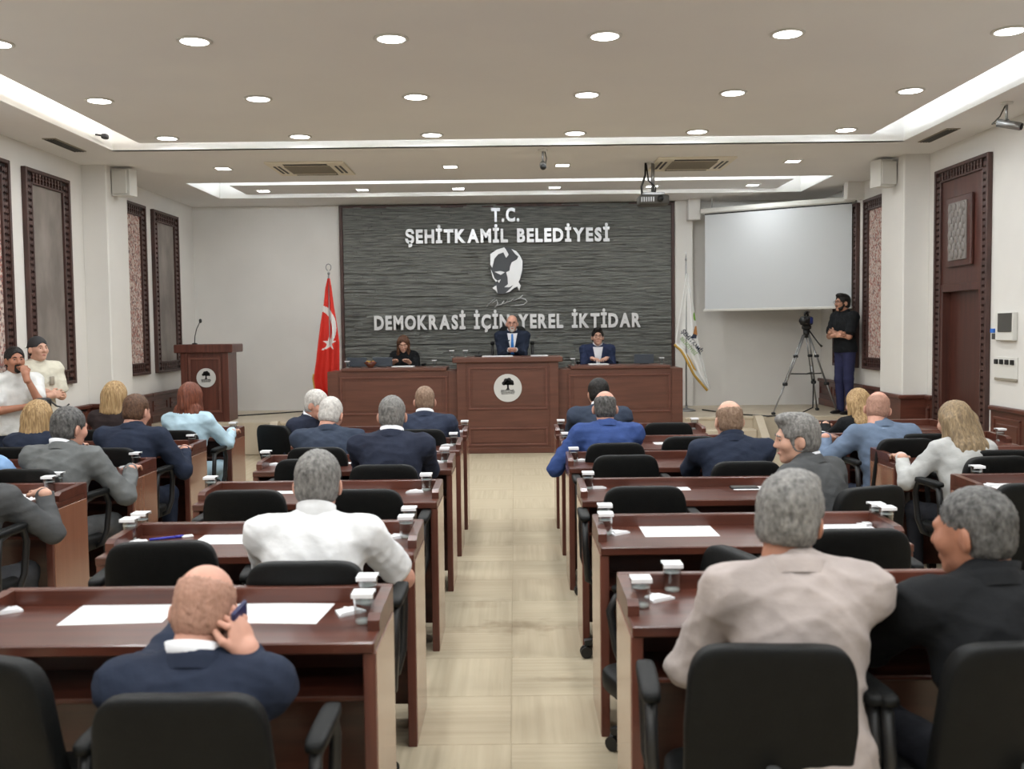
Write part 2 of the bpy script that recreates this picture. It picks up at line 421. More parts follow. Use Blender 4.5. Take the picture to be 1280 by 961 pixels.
# ------------------------------------------------------------------ slate wall with its lettering
PX0, PX1, PZ0, PZ1 = -2.54, 2.36, ZP, 3.41
st = MB(); z = PZ0
rs = random.Random(9)
while z < PZ1-.005:
    h = rs.choice((.016, .02, .024, .03)); h = min(h, PZ1-z); x = PX0+.05
    while x < PX1-.05:
        l = rs.uniform(.12, .5); x1 = min(x+l, PX1-.05); d = rs.uniform(.012, .045)
        st.rbox(x, x1, YB-.02-d, YB-.01, z, z+h*.96, .003); x = x1
    z += h
part('stone_cladding', st, M_STONE, wall_back, kind='stuff')
part('cladding_frame', MB().rbox(PX0, PX0+.05, YB-.07, YB, PZ0, PZ1, .006).rbox(PX1-.05, PX1, YB-.07, YB, PZ0, PZ1, .006), M_CARVE, wall_back)
part('cladding_head', MB().rbox(PX0, PX1, YB-.055, YB, PZ1-.045, PZ1, .006), M_CARVE, wall_back)

YT = YB-.085
li = 0
for ln, (xa, xb, zb, zt), lab in ((LINES[0], (-.315, .095, 3.155, 3.345), 'silver metal letters T.C. at the top of the slate wall'),
                                  (LINES[1], (-1.575, 1.405, 2.855, 3.045), 'silver metal letters spelling the upper long line on the slate wall'),
                                  (LINES[2], (-2.05, 1.855, 1.60, 1.80), 'silver metal letters of the lower line, behind the seated chairman')):
    root = thing('wall_lettering', lab, 'lettering', ((xa+xb)/2, YT, zb))
    adv = []; capm = None
    cells = []
    for c in ln:
        if c == ' ': cells.append((None, .11)); continue
        me = LETTERS[li]; li += 1
        a = mesh_np(me); cells.append((me, a[:, 0].max()-a[:, 0].min(), a)); 
        if c in 'TEKD': capm = a[:, 1].max()
    gap = .030
    tot = sum(c[1] for c in cells)+gap*(len(cells)-1)
    kx = (xb-xa)/tot; kz = (zt-zb)/capm; x = -(xb-xa)/2
    for c in cells:
        if c[0] is not None:
            a = c[2]; b = np.stack([(a[:, 0]-a[:, 0].min())*kx+x, -a[:, 2], a[:, 1]*kz], 1)
            set_np(c[0], b); c[0].materials.clear(); c[0].materials.append(M_STEEL)
            link('letter', c[0], root)
        x += (c[1]+gap)*kx

# portrait emblem: light cut-metal patches, measured from the photo crop (units: crop pixels /961 over 90 px)
def P2(u, v):
    p = at(590+u*90/961, 300+v*90/961, Y=YT); return (p[0], p[2])
pf = thing('portrait_relief', 'silver cut-metal portrait of a face above a signature on slate', 'wall relief', (0, 0, 0))
def patch(name, poly, m, d0, d1, parent):
    q = [P2(*p) for p in poly]
    ar = sum(q[i][0]*q[(i+1) % len(q)][1]-q[(i+1) % len(q)][0]*q[i][1] for i in range(len(q)))
    if ar < 0: q = q[::-1]
    mb = MB(); n = len(q)
    return part(name, MB().prism(q, YT-d1, YT-d0, 'y'), m, parent)
M_DKM = mat('dark_metal_plate', rgb(70, 72, 76), .5, metal=.3)
back = [(245, 190), (330, 120), (440, 90), (540, 110), (640, 190), (690, 290), (680, 420), (640, 560), (655, 660), (600, 640), (460, 715), (345, 720), (300, 640), (270, 640), (320, 560), (250, 420), (240, 300)]
patch('back_plate', back, M_DKM, .0, .012, pf)
for poly in ([(245, 190), (330, 130), (430, 100), (455, 130), (490, 195), (455, 240), (420, 165), (350, 190), (300, 250), (270, 370), (245, 330)],
             [(525, 120), (590, 150), (640, 210), (675, 280), (670, 400), (640, 520), (620, 560), (650, 610), (630, 680), (605, 620), (560, 640), (500, 690), (450, 705), (520, 640), (550, 600), (500, 630), (430, 630), (480, 590), (475, 500), (455, 430), (500, 410), (510, 350), (530, 300), (600, 260), (620, 220), (580, 190)],
             [(300, 425), (380, 415), (440, 430), (385, 465)],
             [(250, 390), (275, 440), (300, 510), (340, 545), (320, 560), (280, 510)],
             [(340, 545), (385, 525), (360, 575)],
             [(270, 640), (325, 605), (340, 710), (315, 670)]):
    patch('face_patch', poly, M_STEEL, .012, .024, pf)
sig = [(195, 890), (250, 830), (310, 780), (270, 840), (330, 800), (345, 850), (300, 900), (340, 870), (390, 860), (430, 810), (400, 850), (450, 840), (480, 800), (470, 830), (520, 810), (560, 780), (550, 810), (600, 790), (640, 770), (680, 735), (650, 770), (710, 790), (735, 820), (690, 860), (600, 870), (510, 880)]
mb = MB(); mb.tube([(P2(u, v)[0], YT-.012, P2(u, v)[1]) for u, v in sig], .008, 6); part('signature', mb, M_STEEL, pf, True)

# ------------------------------------------------------------------ wall panels with carved frames
def carved_panel(name, label, side, y0, y1, z0, z1, m, fw=.15, group='framed wall panels', x=None, door=False):
    x = (XL if side < 0 else XR) if x is None else x
    rt = thing(name, label, 'wall panel' if not door else 'door frame', (x, (y0+y1)/2, z0), 0, group)
    w_, h = (y1-y0)/2, z1-z0; D = lambda a, b: sorted((-side*a, -side*b))
    zb = 0 if not door else 0
    def ring(o0, o1, d0, d1, mm, nm):
        mb = MB(); a = D(d0, d1)
        mb.rbox(*a, -w_+o0, -w_+o1, zb+(o0 if not door else 0), h-o0, .004).rbox(*a, w_-o1, w_-o0, zb+(o0 if not door else 0), h-o0, .004).rbox(*a, -w_+o1, w_-o1, h-o1, h-o0, .004)
        if not door: mb.rbox(*a, -w_+o1, w_-o1, o0, o1, .004)
        return part(nm, mb, mm, rt)
    ring(0, .035, 0, .05, M_CARVE, 'outer_moulding')
    ring(.035, fw-.02, 0, .018, M_CARVED, 'band')
    ring(fw-.02, fw, 0, .04, M_CARVE, 'inner_moulding')
    cv = MB(); a = D(.018, .036); b0, b1 = .042, fw-.027; mid = (b0+b1)/2; hw = (b1-b0)/2
    def motif(cy, cz, k):
        r = .026
        q = [(cy-r, cz), (cy, cz-r), (cy+r, cz), (cy, cz+r)]
        cv.prism(q, a[0], a[1], 'x')
        for s_ in (-1, 1):
            if k: cv.prism([(cy+s_*hw*.8-.012, cz-.02), (cy+s_*hw*.8+.012, cz-.02), (cy+s_*hw*.8+.012, cz+.02), (cy+s_*hw*.8-.012, cz+.02)], a[0], a[1], 'x')
            else: cv.prism([(cy-.02, cz+s_*hw*.8-.012), (cy+.02, cz+s_*hw*.8-.012), (cy+.02, cz+s_*hw*.8+.012), (cy-.02, cz+s_*hw*.8+.012)], a[0], a[1], 'x')
    n = int((h-.1)/.062)
    for i in range(n):
        zz = .06+(h-.12)*(i+.5)/n
        motif(-w_+mid, zz, 1); motif(w_-mid, zz, 1)
    n = int((2*w_-2*fw)/.062)
    for i in range(n):
        yy = -w_+fw+(2*w_-2*fw)*(i+.5)/n
        motif(yy, h-mid, 0)
        if not door: motif(yy, mid, 0)
    part('carving', cv, M_CARVE, rt, kind='stuff')
    if not door:
        a = D(0, .014); part('textile_panel', MB().box(*a, -w_+fw-.005, w_-fw+.005, fw-.005, h-fw+.005), m, rt)
    return rt
carved_panel('framed_panel', 'carved frame around red patterned textile at the left picture edge', -1, 8.35, 9.31, 1.06, 3.19, M_REDP)
carved_panel('framed_panel', 'large carved frame around plain grey suede behind the man in a cap', -1, 9.60, 10.56, 1.06, 3.19, M_GREYP)
carved_panel('framed_panel', 'carved frame around red patterned textile beyond the left pillar', -1, 11.76, 12.72, 1.06, 3.19, M_REDP)
carved_panel('framed_panel', 'carved frame around grey suede beside the lectern', -1, 12.99, 13.95, 1.06, 3.19, M_GREYP)
carved_panel('framed_panel', 'carved frame around red patterned textile beyond the right pillar', 1, 11.88, 12.84, 1.02, 3.17, M_REDP)
carved_panel('framed_panel', 'dark framed panel half hidden behind the projection screen', 1, 13.07, 14.03, 1.02, 3.17, M_GREYP)
carved_panel('framed_panel', 'carved frame around red patterned textile at the right picture edge', 1, 7.78, 8.74, 1.02, 3.17, M_REDP)
# door with its tall carved surround
df = carved_panel('door_1', 'tall dark door in a carved surround with a tufted overdoor panel', 1, 9.47, 10.67, 0, 3.19, None, .14, None, door=True)
df['kind'] = 'structure'; del df['category']
cy = 10.07
def dpart(name, mb, m, **k):
    o = part(name, mb, m, df, **k); return o
dx = lambda a, b: (-b, -a)
dpart('overdoor_board', MB().rbox(*dx(0, .02), -.46, .46, DZ, 3.05, .004), M_DOOR)
dpart('jamb', MB().rbox(-.03, .17, DY0-cy-.06, DY0-cy+.02, 0, DZ+.06, .006), M_DOOR)
dpart('jamb', MB().rbox(-.03, .17, DY1-cy-.02, DY1-cy+.06, 0, DZ+.06, .006), M_DOOR)
dpart('head', MB().rbox(-.03, .17, DY0-cy, DY1-cy, DZ-.02, DZ+.06, .006), M_DOOR)
dpart('door_leaf', MB().rbox(.06, .10, DY0-cy, DY1-cy, 0, DZ, .004), M_DOOR)
pd = dpart('overdoor_panel', MB().rbox(*dx(.02, .055), -.28, .28, 2.16, 2.86, .01), M_DOOR)
part('tufted_pad', MB().rbox(-.07, -.05, -.20, .20, 2.22, 2.80, .01), M_TUFT, pd)
tf = MB()
for r in range(8):
    for c in range(4 if r % 2 else 3):
        yy = (-.15+.10*c) if r % 2 else (-.10+.10*c); zz = 2.28+r*.066
        tf.superel((-.071, yy, zz), (.016, .04, .05), 1, 1, 8, 6)
part('tufting', tf, M_TUFT, pd, True, kind='stuff')
# small electrical panels beside the door
cb = thing('control_box', 'grey windowed fuse box on the wall right of the door', 'fuse box', (XR, 9.12, 1.52))
part('box_body', MB().rbox(-.05, 0, -.16, .16, -.10, .16, .006), M_WPLAST, cb); part('box_window', MB().rbox(-.058, -.05, -.15, .10, -.02, .15, .004), M_DGREY, cb)
part('blue_tag', MB().rbox(-.055, 0, .19, .25, -.03, .01, .004), mat('tag_blue', rgb(50, 110, 200), .5), cb)
part('cable_gland', MB().rbox(-.04, 0, .18, .25, -.09, -.035, .004), M_DGREY, cb)
sw = thing('switch_row', 'row of dark wall switches below the fuse box', 'switches', (XR, 9.12, 1.20))
part('switch_plate', MB().rbox(-.012, 0, -.18, .24, -.13, .07, .004), M_WPLAST, sw)
for i in range(4): part('switch', MB().rbox(-.028, -.012, .17-.10*i, .225-.10*i, .0, .045, .004), M_BLACK, sw)
part('trunking', MB().rbox(-.025, 0, -.18, .22, -.15, -.125, .004), M_VENT, sw)

# ------------------------------------------------------------------ ceiling lamps
M_DIFF = emit('lamp_diffuser', (1, .98, .95, 1), 14)
dl = Kit()
dl.add('trim_ring', MB().lathe([(.088, 0), (.112, 0), (.115, -.006), (.106, -.012), (.09, -.010), (.088, 0)], 32), M_WPLAST, True)
dl.add('diffuser', MB().lathe([(.0005, -.0085), (.089, -.0085), (.089, -.002), (.0005, -.002)], 32), M_DIFF)
disk_l = bpy.data.lights.new('downlight_lamp', 'AREA'); disk_l.shape = 'DISK'; disk_l.size = .17; disk_l.energy = LAMP_W; disk_l.color = (.93, .975, 1)
sq_l = bpy.data.lights.new('spot_lamp', 'AREA'); sq_l.shape = 'SQUARE'; sq_l.size = .13; sq_l.energy = SQUARE_W; sq_l.color = (.94, .98, 1)
LX = [-3.347, -2.056, -.776, .611, 1.795, 3.233]; LY = [6.575, 8.19, 9.77]
ROWN = {6.575: 'nearest row in view', 8.19: 'middle row', 9.77: 'row by the cove edge'}
ORD = ['first', 'second', 'third', 'fourth', 'fifth', 'sixth']
for y in [9.77, 8.19, 6.575, 4.97, 3.36, 1.75, .14, -1.5]:
    for i, x in enumerate(LX):
        seen = y in ROWN
        lab = f'round ceiling downlight, {ORD[i]} from left in the {ROWN[y]}' if seen else 'round ceiling downlight above and behind the viewpoint'
        o = dl.spawn('ceiling_downlight', lab, 'downlight', (x, y, ZSLAB), 0, 'round downlights of the centre ceiling')
        la = link('lamp', disk_l, o, (0, 0, -.014))
sq = Kit()
sq.add('frame', MB().rbox(-.092, .092, -.092, -.072, -.008, 0, .002).rbox(-.092, .092, .072, .092, -.008, 0, .002).rbox(-.092, -.072, -.072, .072, -.008, 0, .002).rbox(.072, .092, -.072, .072, -.008, 0, .002), M_WPLAST)
sq.add('diffuser', MB().box(-.072, .072, -.072, .072, -.005, -.001), M_DIFF)
for i, (x, y) in enumerate([(-3.25, 11.3), (-.70, 11.35), (.565, 11.34), (3.14, 11.27)]):
    o = sq.spawn('square_spotlight', f'square ceiling spot between the coves, {ORD[i]} from left', 'spotlight', (x, y, ZC), 0, 'square spots between the coves')
    link('lamp', sq_l, o, (0, 0, -.012))
for i, x in enumerate([-3.34, -2.01, -.728, .563, 1.87, 3.215]):
    o = sq.spawn('square_spotlight', f'square spot in the slab over the stage, {ORD[i]} from left', 'spotlight', (x, 13.46, ZSLAB), 0, 'square spots over the stage')
    link('lamp', sq_l, o, (0, 0, -.012))

# ------------------------------------------------------------------ air conditioning, grilles, cameras, speakers, projector
for x, lab in ((-2.265, 'ceiling air conditioner cassette on the left'), (2.01, 'ceiling air conditioner cassette beside the projector mount')):
    r = thing('ceiling_cassette', lab, 'air conditioner', (x, 11.33, ZC), 0, 'ceiling air conditioners')
    part('fascia', MB().rbox(-.43, .43, -.43, .43, -.022, .0, .008), M_ACP, r)
    part('intake_grille', MB().rbox(-.25, .25, -.25, .25, -.034, -.02, .006), M_VENT, r)
    for i in range(9): part('grille_bar', MB().rbox(-.24, .24, -.235+i*.056, -.215+i*.056, -.040, -.033, .002), M_ACP if i % 9 == 8 else M_VENT, r)
    for k in range(4):
        mb = MB(); c, s_ = [(1, 0), (0, 1), (-1, 0), (0, -1)][k]
        for q in (0, 1):
            a, b = .30+.05*q, .325+.05*q
            xs = sorted((c*a, c*b)) if c else (-.24, .24); ys = sorted((s_*a, s_*b)) if s_ else (-.24, .24)
            mb.rbox(*xs, *ys, -.027, -.02, .002)
        part('louvre', mb, M_DGREY, r)
for x, y, lab in ((-4.355, 9.8, 'long slotted air grille in the left soffit'), (4.165, 9.85, 'long slotted air grille in the right soffit')):
    r = thing('air_grille', lab, 'vent', (x, y, ZC), 0, 'soffit air grilles')
    part('grille_frame', MB().rbox(-.065, .065, -.34, .34, -.008, .0, .003), M_VENT, r)
    for i in range(4): part('slat', MB().rbox(-.05+.027*i, -.035+.027*i, -.32, .32, -.014, -.006, .002), M_DGREY, r)
def cctv(label, loc, rz, drop, tilt=.3):
    r = thing('security_camera', label, 'camera', loc, rz)
    part('ceiling_plate', MB().lathe([(.05, 0), (.05, -.012), (.02, -.02)], 20), M_WPLAST, r, True)
    part('stem', MB().cyl((0, 0, -.01), (0, 0, -drop), .011), M_CHROME, r, True)
    part('knuckle', MB().superel((0, 0, -drop), (.026, .026, .026), 1, 1, 14, 10), M_DGREY, r, True)
    a, b = Vector((0, .07, -drop-.02+.07*tilt)), Vector((0, -.11, -drop-.02-.11*tilt))
    part('camera_body', MB().cyl(a, b, .034, n=20), M_CHROME, r, True)
    part('lens', MB().cyl(b, b+Vector((0, -.012, -.012*tilt)), .028, n=20), M_BLACK, r, True)
    part('cable', MB().tube([a, a+Vector((.03, .05, .0)), (.04, .06, -drop+.06), (.02, .01, -.01)], .006), M_DGREY, r, True)
cctv('silver security camera on the right soffit', (4.14, 8.45, ZC), .9, .16)
cctv('small security camera hanging at the ceiling centre', (.315, 10.37, ZC), 0, .14)
r = thing('cove_camera', 'small dark camera tucked in the left cove corner', 'camera', (-3.93, 9.72, 3.48))
part('body', MB().superel((0, 0, 0), (.03, .045, .025), .6, .6), M_BLACK, r, True); part('bracket', MB().tube([(-.09, 0, .02), (-.04, 0, .012), (0, 0, 0)], .01), M_BLACK, r, True)
for side, lab in ((-1, 'white box speaker on the left pillar'), (1, 'white tilted box speaker on the right pillar')):
    x = -4.30 if side < 0 else 4.11
    r = thing('wall_speaker', lab, 'speaker', (x, 11.15, 3.10), side*.25, 'pillar speakers')
    part('cabinet', MB().prism([(-.10, -.10), (.10, -.07), (.10, .07), (-.10, .10)], 0, .29, 'z'), M_WPLAST, r)
    part('grille', MB().rbox(-.09, .09, -.112, -.096, .02, .27, .006), M_WPLAST, r)
    part('bracket', MB().rbox(side*.04-.03, side*.04+.09 if side > 0 else side*.04+.03, .02, .06, .10, .18, .004).cyl((side*.06, .05, .18), (side*.06, .05, .31), .012), M_WPLAST, r)
r = thing('projector', 'ceiling projector hanging on a pole with loose cables', 'projector', (1.57, 11.25, ZC))
part('mount_plate', MB().rbox(-.07, .07, -.07, .07, -.012, 0, .004), M_WPLAST, r)
part('pole', MB().cyl((0, 0, -.01), (0, 0, -.33), .02), M_CHROME, r, True)
part('cradle', MB().rbox(-.12, .12, -.02, .02, -.36, -.33, .004).rbox(-.12, -.10, -.10, .10, -.37, -.345, .004).rbox(.10, .12, -.10, .10, -.37, -.345, .004), M_CHROME, r)
pj = part('body', MB().superel((0, 0, -.425), (.17, .15, .055), .25, .3), M_DGREY, r, True)
part('lens', MB().cyl((.06, -.14, -.42), (.06, -.18, -.42), .034, n=18), M_BLACK, pj, True)
for i in range(6): part('cooling_slot', MB().rbox(-.15+.026*i, -.135+.026*i, -.153, -.146, -.45, -.40, .002), M_CHROME, pj)
part('cable', MB().tube([(-.08, 0, -.005), (-.085, 0, -.14), (-.13, -.02, -.27), (-.12, 0, -.37), (-.06, .02, -.37)], .012), M_BLACK, r, True)
part('cable', MB().tube([(-.07, .01, -.02), (-.05, .0, -.2), (.03, -.03, -.28), (.02, 0, -.37)], .008), M_BLACK, r, True)

# projection screen slung across the right corner
A, B = np.array([2.73, 14.36]), np.array([4.465, 13.22]); dAB = B-A; Ls = float(np.hypot(*dAB)); ang = math.atan2(dAB[1], dAB[0])
r = thing('projection_screen', 'large white pull-down projection screen across the right corner', 'screen', (A[0], A[1], 1.80), ang)
part('screen_sheet', MB().rbox(0.02, Ls, -.004, .004, .03, 1.40, .001), M_SCREEN, r)
part('bottom_bar', MB().rbox(0, Ls+.01, -.014, .014, 0, .035, .006), M_WPLAST, r)
part('black_border', MB().box(0.02, Ls, -.005, .005, 1.375, 1.392), M_BLACK, r)
part('case', MB().rbox(-.04, Ls+.06, -.045, .06, 1.395, 1.47, .015), M_WPLAST, r)
for x in (.12, Ls-.12): part('hanger', MB().cyl((x, .01, 1.46), (x, .01, ZC-1.80), .006, n=8), M_CHROME, r)

# ------------------------------------------------------------------ emblem disc
def emblem(parent, x, y, z, R):
    d = part('emblem_disc', MB().cyl((x, y+.012, z), (x, y, z), R, n=48), mat('emblem_white', rgb(205, 205, 202), .5), parent, label='round white emblem with a black tree')
    t = MB(); k = R/.165; yy = (y-.004, y+.002)
    def blob(cx, cz, r): t.prism([(x+k*cx+k*r*math.cos(2*PI*i/14), z+k*cz+k*r*math.sin(2*PI*i/14)) for i in range(14)], *yy, 'y')
    for cx, cz, r_ in ((-.045, .055, .024), (-.02, .085, .028), (.015, .092, .028), (.045, .07, .025), (.055, .048, .018), (0, .06, .028), (-.028, .052, .016), (.028, .05, .018)): blob(cx, cz, r_)
    t.prism([(x+k*a, z+k*b) for a, b in ((-.022, -.022), (.026, -.022), (.012, .0), (.013, .06), (-.010, .06), (-.009, .0))], *yy, 'y')
    t.box(x-.085*k, x+.085*k, y-.003, y+.002, z-.05*k-.0015, z-.05*k+.0015)
    part('tree_mark', t, M_BLACK, d)
    for me, wid, zz in ((T_EMB1, .165, -.042), (T_EMB2, .15, -.075)):
        me2 = me.copy(); a = mesh_np(me2); sc_ = wid*k/(a[:, 0].max()-a[:, 0].min())
        set_np(me2, np.stack([x+(a[:, 0]-(a[:, 0].max()+a[:, 0].min())/2)*sc_, y-.002-a[:, 2], z+zz*k+a[:, 1]*sc_], 1))
        me2.materials.clear(); me2.materials.append(M_BLACK); link('emblem_text', me2, d)

# ------------------------------------------------------------------ rostrum: three units
def mould(parent, x0, x1, z0, z1, y, w_=.022):
    part('panel_moulding', MB().rbox(x0, x1, y-.018, y, z1-w_, z1, .007).rbox(x0, x1, y-.018, y, z0, z0+w_, .007).rbox(x0, x0+w_, y-.018, y, z0+w_, z1-w_, .007).rbox(x1-w_, x1, y-.018, y, z0+w_, z1-w_, .007), M_ROSTD, parent)
YR = 12.64
c = thing('rostrum_centre', 'tall central rostrum unit with a round white tree emblem', 'rostrum', (XM, YR, 0), 0)
part('body', MB().rbox(-.62, .62, 0, .62, 0, 1.16, .004), M_ROST, c)
part('counter_top', MB().rbox(-.70, .70, -.05, .66, 1.16, 1.225, .008), M_ROST, c)
part('base_plinth', MB().rbox(-.63, .63, -.012, .62, 0, .07, .006), M_ROST, c)
part('corner_post', MB().rbox(-.645, -.53, -.014, 0, .07, 1.16, .004), M_ROST, c); part('corner_post', MB().rbox(.53, .645, -.014, 0, .07, 1.16, .004), M_ROST, c)
mould(c, -.50, .50, .56, 1.10, 0); mould(c, -.50, .50, .10, .33, 0)
part('raised_panel', MB().rbox(-.45, .45, -.008, 0, .61, 1.05, .004), M_ROST, c); part('raised_panel', MB().rbox(-.45, .45, -.008, 0, .14, .29, .004), M_ROST, c)
emblem(c, .0, -.022, .835, .178)
for side, x0, x1, lab in ((-1, -2.40, XM-.62, 'lower left rostrum unit in front of the seated woman'), (1, XM+.62, 2.15, 'lower right rostrum unit in front of the young man')):
    w2 = (x1-x0)/2
    u = thing('rostrum_wing', lab, 'rostrum', ((x0+x1)/2, YR+.10, 0), 0)
    part('body', MB().rbox(-w2, w2, 0, .55, 0, 1.06, .004), M_ROST, u)
    part('ledge', MB().rbox(-w2+.18, w2-.16, -.03, .55, 1.06, 1.10, .006), M_ROST, u)
    part('base_plinth', MB().rbox(-w2, w2, -.012, .55, 0, .07, .006), M_ROST, u)
    part('side_post', MB().rbox(-w2, -w2+.14, -.012, 0, .07, 1.06, .004), M_ROST, u); part('side_post', MB().rbox(w2-.14, w2, -.012, 0, .07, 1.06, .004), M_ROST, u)
    mould(u, -w2+.16, w2-.16, .50, .99, 0); mould(u, -w2+.16, w2-.16, .10, .33, 0)
    part('raised_panel', MB().rbox(-w2+.22, w2-.22, -.008, 0, .55, .94, .004), M_ROST, u)

# ------------------------------------------------------------------ lectern with microphone
lc = thing('lectern', 'dark wooden lectern with a round tree emblem on the stage left', 'lectern', (-4.03, 12.93, ZP), 0)
part('body', MB().rbox(-.30, .30, 0, .42, 0, .90, .004), M_WOODZ, lc)
part('top', MB().rbox(-.38, .38, -.06, .46, .90, 1.01, .01), M_WOODZ, lc)
part('corner_post', MB().rbox(-.31, -.23, -.014, 0, 0, .90, .004), M_WOODZ, lc); part('corner_post', MB().rbox(.23, .31, -.014, 0, 0, .90, .004), M_WOODZ, lc)
mould(lc, -.21, .21, .12, .84, 0, .03)
emblem(lc, 0.02, -.022, .575, .125)
mc = thing('microphone', 'gooseneck microphone rising from the lectern top', 'microphone', (-4.19, 13.05, ZP+1.01))
part('base', MB().lathe([(.035, 0), (.035, .012), (.012, .02)], 18), M_BLACK, mc, True)
part('gooseneck', MB().tube([(0, 0, .01), (.005, 0, .10), (.03, 0, .20), (.075, 0, .29)], .006), M_BLACK, mc, True)
part('capsule', MB().superel((.083, 0, .305), (.019, .019, .028), .8, 1, 14, 10), M_BLACK, mc, True)

# ------------------------------------------------------------------ flags
def flag(label, base, ztop, outline, paint, finial, fringe, depth=.035):
    """outline: list of (z, x_left, x_right) relative to the pole; cloth hangs in folds"""
    r = thing('flag', label, 'flag', base)
    part('pole_base', MB().lathe([(.13, 0), (.13, .012), (.09, .03), (.02, .045), (.016, .08)], 28), M_CHROME, r, True)
    part('pole', MB().cyl((0, 0, .03), (0, 0, ztop), .011), M_CHROME, r, True)
    if finial == 'moon':
        mb = MB(); mb.tube([(.035*math.cos(t), 0, ztop+.10+.045*math.sin(t)) for t in np.linspace(-1.2-PI/2+1.6, 1.2+PI+.0, 16)], .006)
        mb.superel((0, 0, ztop+.02), (.018, .018, .022), 1, 1, 12, 8)
    else:
        mb = MB().superel((0, 0, ztop+.03), (.015, .015, .03), 1, 1, 12, 8).cyl((0, 0, ztop+.05), (0, 0, ztop+.13), .007, .002)
    part('finial', mb, M_CHROME, r, True)
    zs = np.array([o[0] for o in outline])[::-1]; xl = np.array([o[1] for o in outline])[::-1]; xr = np.array([o[2] for o in outline])[::-1]
    zmax, zmin = zs.max(), zs.min()
    def S(s, t):
        z_l = zmax+(zmin-zmax)*t
        a, b = np.interp(z_l, zs, xl), np.interp(z_l, zs, xr)
        x = a+(b-a)*s
        y = -.02-depth*min(1, .25+t)*(math.sin(s*9.5+2.2*t)+.5*math.sin(s*17+1.3))
        return (x, y, z_l)
    NU, NV = 70, 150; mb = MB(); v = [S(i/NU, j/NV) for j in range(NV+1) for i in range(NU+1)]; mb.v = v
    for j in range(NV):
        for i in range(NU):
            a = j*(NU+1)+i; mb.f.append((a, a+NU+1, a+NU+2, a+1)); p = S((i+.5)/NU, (j+.5)/NV); mb.m.append(paint((i+.5)/NU, (j+.5)/NV, p))
    return r, mb, S
def star(px, pz, cx, cz, R):
    dx_, dz_ = px-cx, pz-cz; a = (math.atan2(dx_, dz_) % (2*PI/5)); a = min(a, 2*PI/5-a); d = math.hypot(dx_, dz_)
    return d*math.cos(a)+d*math.sin(a)*math.tan(math.radians(54))*1.0 < R*1.0 and d < R
def star_in(px, pz, cx, cz, R):
    dx_, dz_ = px-cx, pz-cz; d = math.hypot(dx_, dz_)
    if d > R: return False
    a = math.atan2(dx_, dz_) % (2*PI/5); a = min(a, 2*PI/5-a)
    q = math.radians(18)    # point half angle
    return d*math.sin(a+q) < R*math.sin(q) if a < PI/5+1e-6 else False
M_RED = mat('flag_red', rgb(206, 40, 26), .7); M_FW = mat('flag_white', rgb(232, 232, 230), .75); M_GOLD = mat('gold_fringe', rgb(190, 150, 66), .6)
def paint_tr(s, t, p):
    x, z = p[0], p[2]
    if t > .97 and s < .6: return 2
    if star_in(x, z, -.005, 1.00, .105): return 1
    # crescent arm sweeping down to the right
    d = math.hypot((x+.10)/.19, (z-1.21)/.30); d2 = math.hypot((x+.15)/.19, (z-1.18)/.265)
    if d < 1 and d2 > 1 and x > -.115: return 1
    return 0
fl_out = [(1.93-.05, -.012, .02), (1.75, -.045, .04), (1.50, -.075, .065), (1.25, -.12, .10), (1.0, -.155, .125), (.75, -.185, .12), (.52, -.225, .115), (.36, -.20, .115), (.24, -.05, .10), (.18, -.01, .09)]
fr_, fm, S1 = flag('red flag with white crescent and star on a pole behind the rostrum', (-2.52, 13.62, ZP), 1.93, fl_out, paint_tr, 'moon', True)
part('cloth', fm, [M_RED, M_FW, M_GOLD], fr_, True)
mb = MB(); pts = [S1(0, t) for t in np.linspace(.76, 1, 14)]; mb.tube([(p[0]-.008, p[1], p[2]-.006) for p in pts], .011, 6); part('fringe', mb, M_GOLD, fr_, True)
M_GRN = mat('logo_green', rgb(120, 170, 60), .7); M_ORG = mat('logo_orange', rgb(190, 130, 70), .7); M_NVY = mat('logo_navy', rgb(38, 48, 74), .7)
def paint_wh(s, t, p):
    x, z = p[0], p[2]
    if math.hypot((x-.125)/.032, (z-1.31)/.062) < 1: return 1
    u = (z-1.0)/.17
    if 0 < u < 1 and abs(x-(.10+.05*u)) < .042*(1-.35*u): return 2 if u > .28+(.155-x)*2 else 3
    return 0
wh_out = [(1.90, .0, .022), (1.72, -.03, .055), (1.45, -.075, .10), (1.20, -.125, .14), (1.0, -.155, .165), (.93, -.165, .18), (.86, -.08, .195), (.78, -.03, .215), (.66, .03, .25), (.52, .10, .275), (.40, .20, .31), (.30, .285, .33)]
fr2, fm2, S2 = flag('white flag with coloured municipal logo and gold fringe on a pole', (2.37, 13.75, ZP), 2.06, wh_out, paint_wh, 'spear', True)
part('cloth', fm2, [M_FW, M_GRN, M_ORG, M_NVY], fr2, True)
mb = MB(); mb.tube([(lambda p: (p[0]-.008, p[1]-.004, p[2]-.014))(S2(0, t)) for t in np.linspace(.60, 1, 22)], .017, 6); part('fringe', mb, M_GOLD, fr2, True)
mb = MB(); mb.prism([(.02, .62), (.10, .58), (.14, .55), (.05, .72), (.0, .80)], -.03, -.01, 'y'); part('fringe_fold', mb, M_GOLD, fr2)
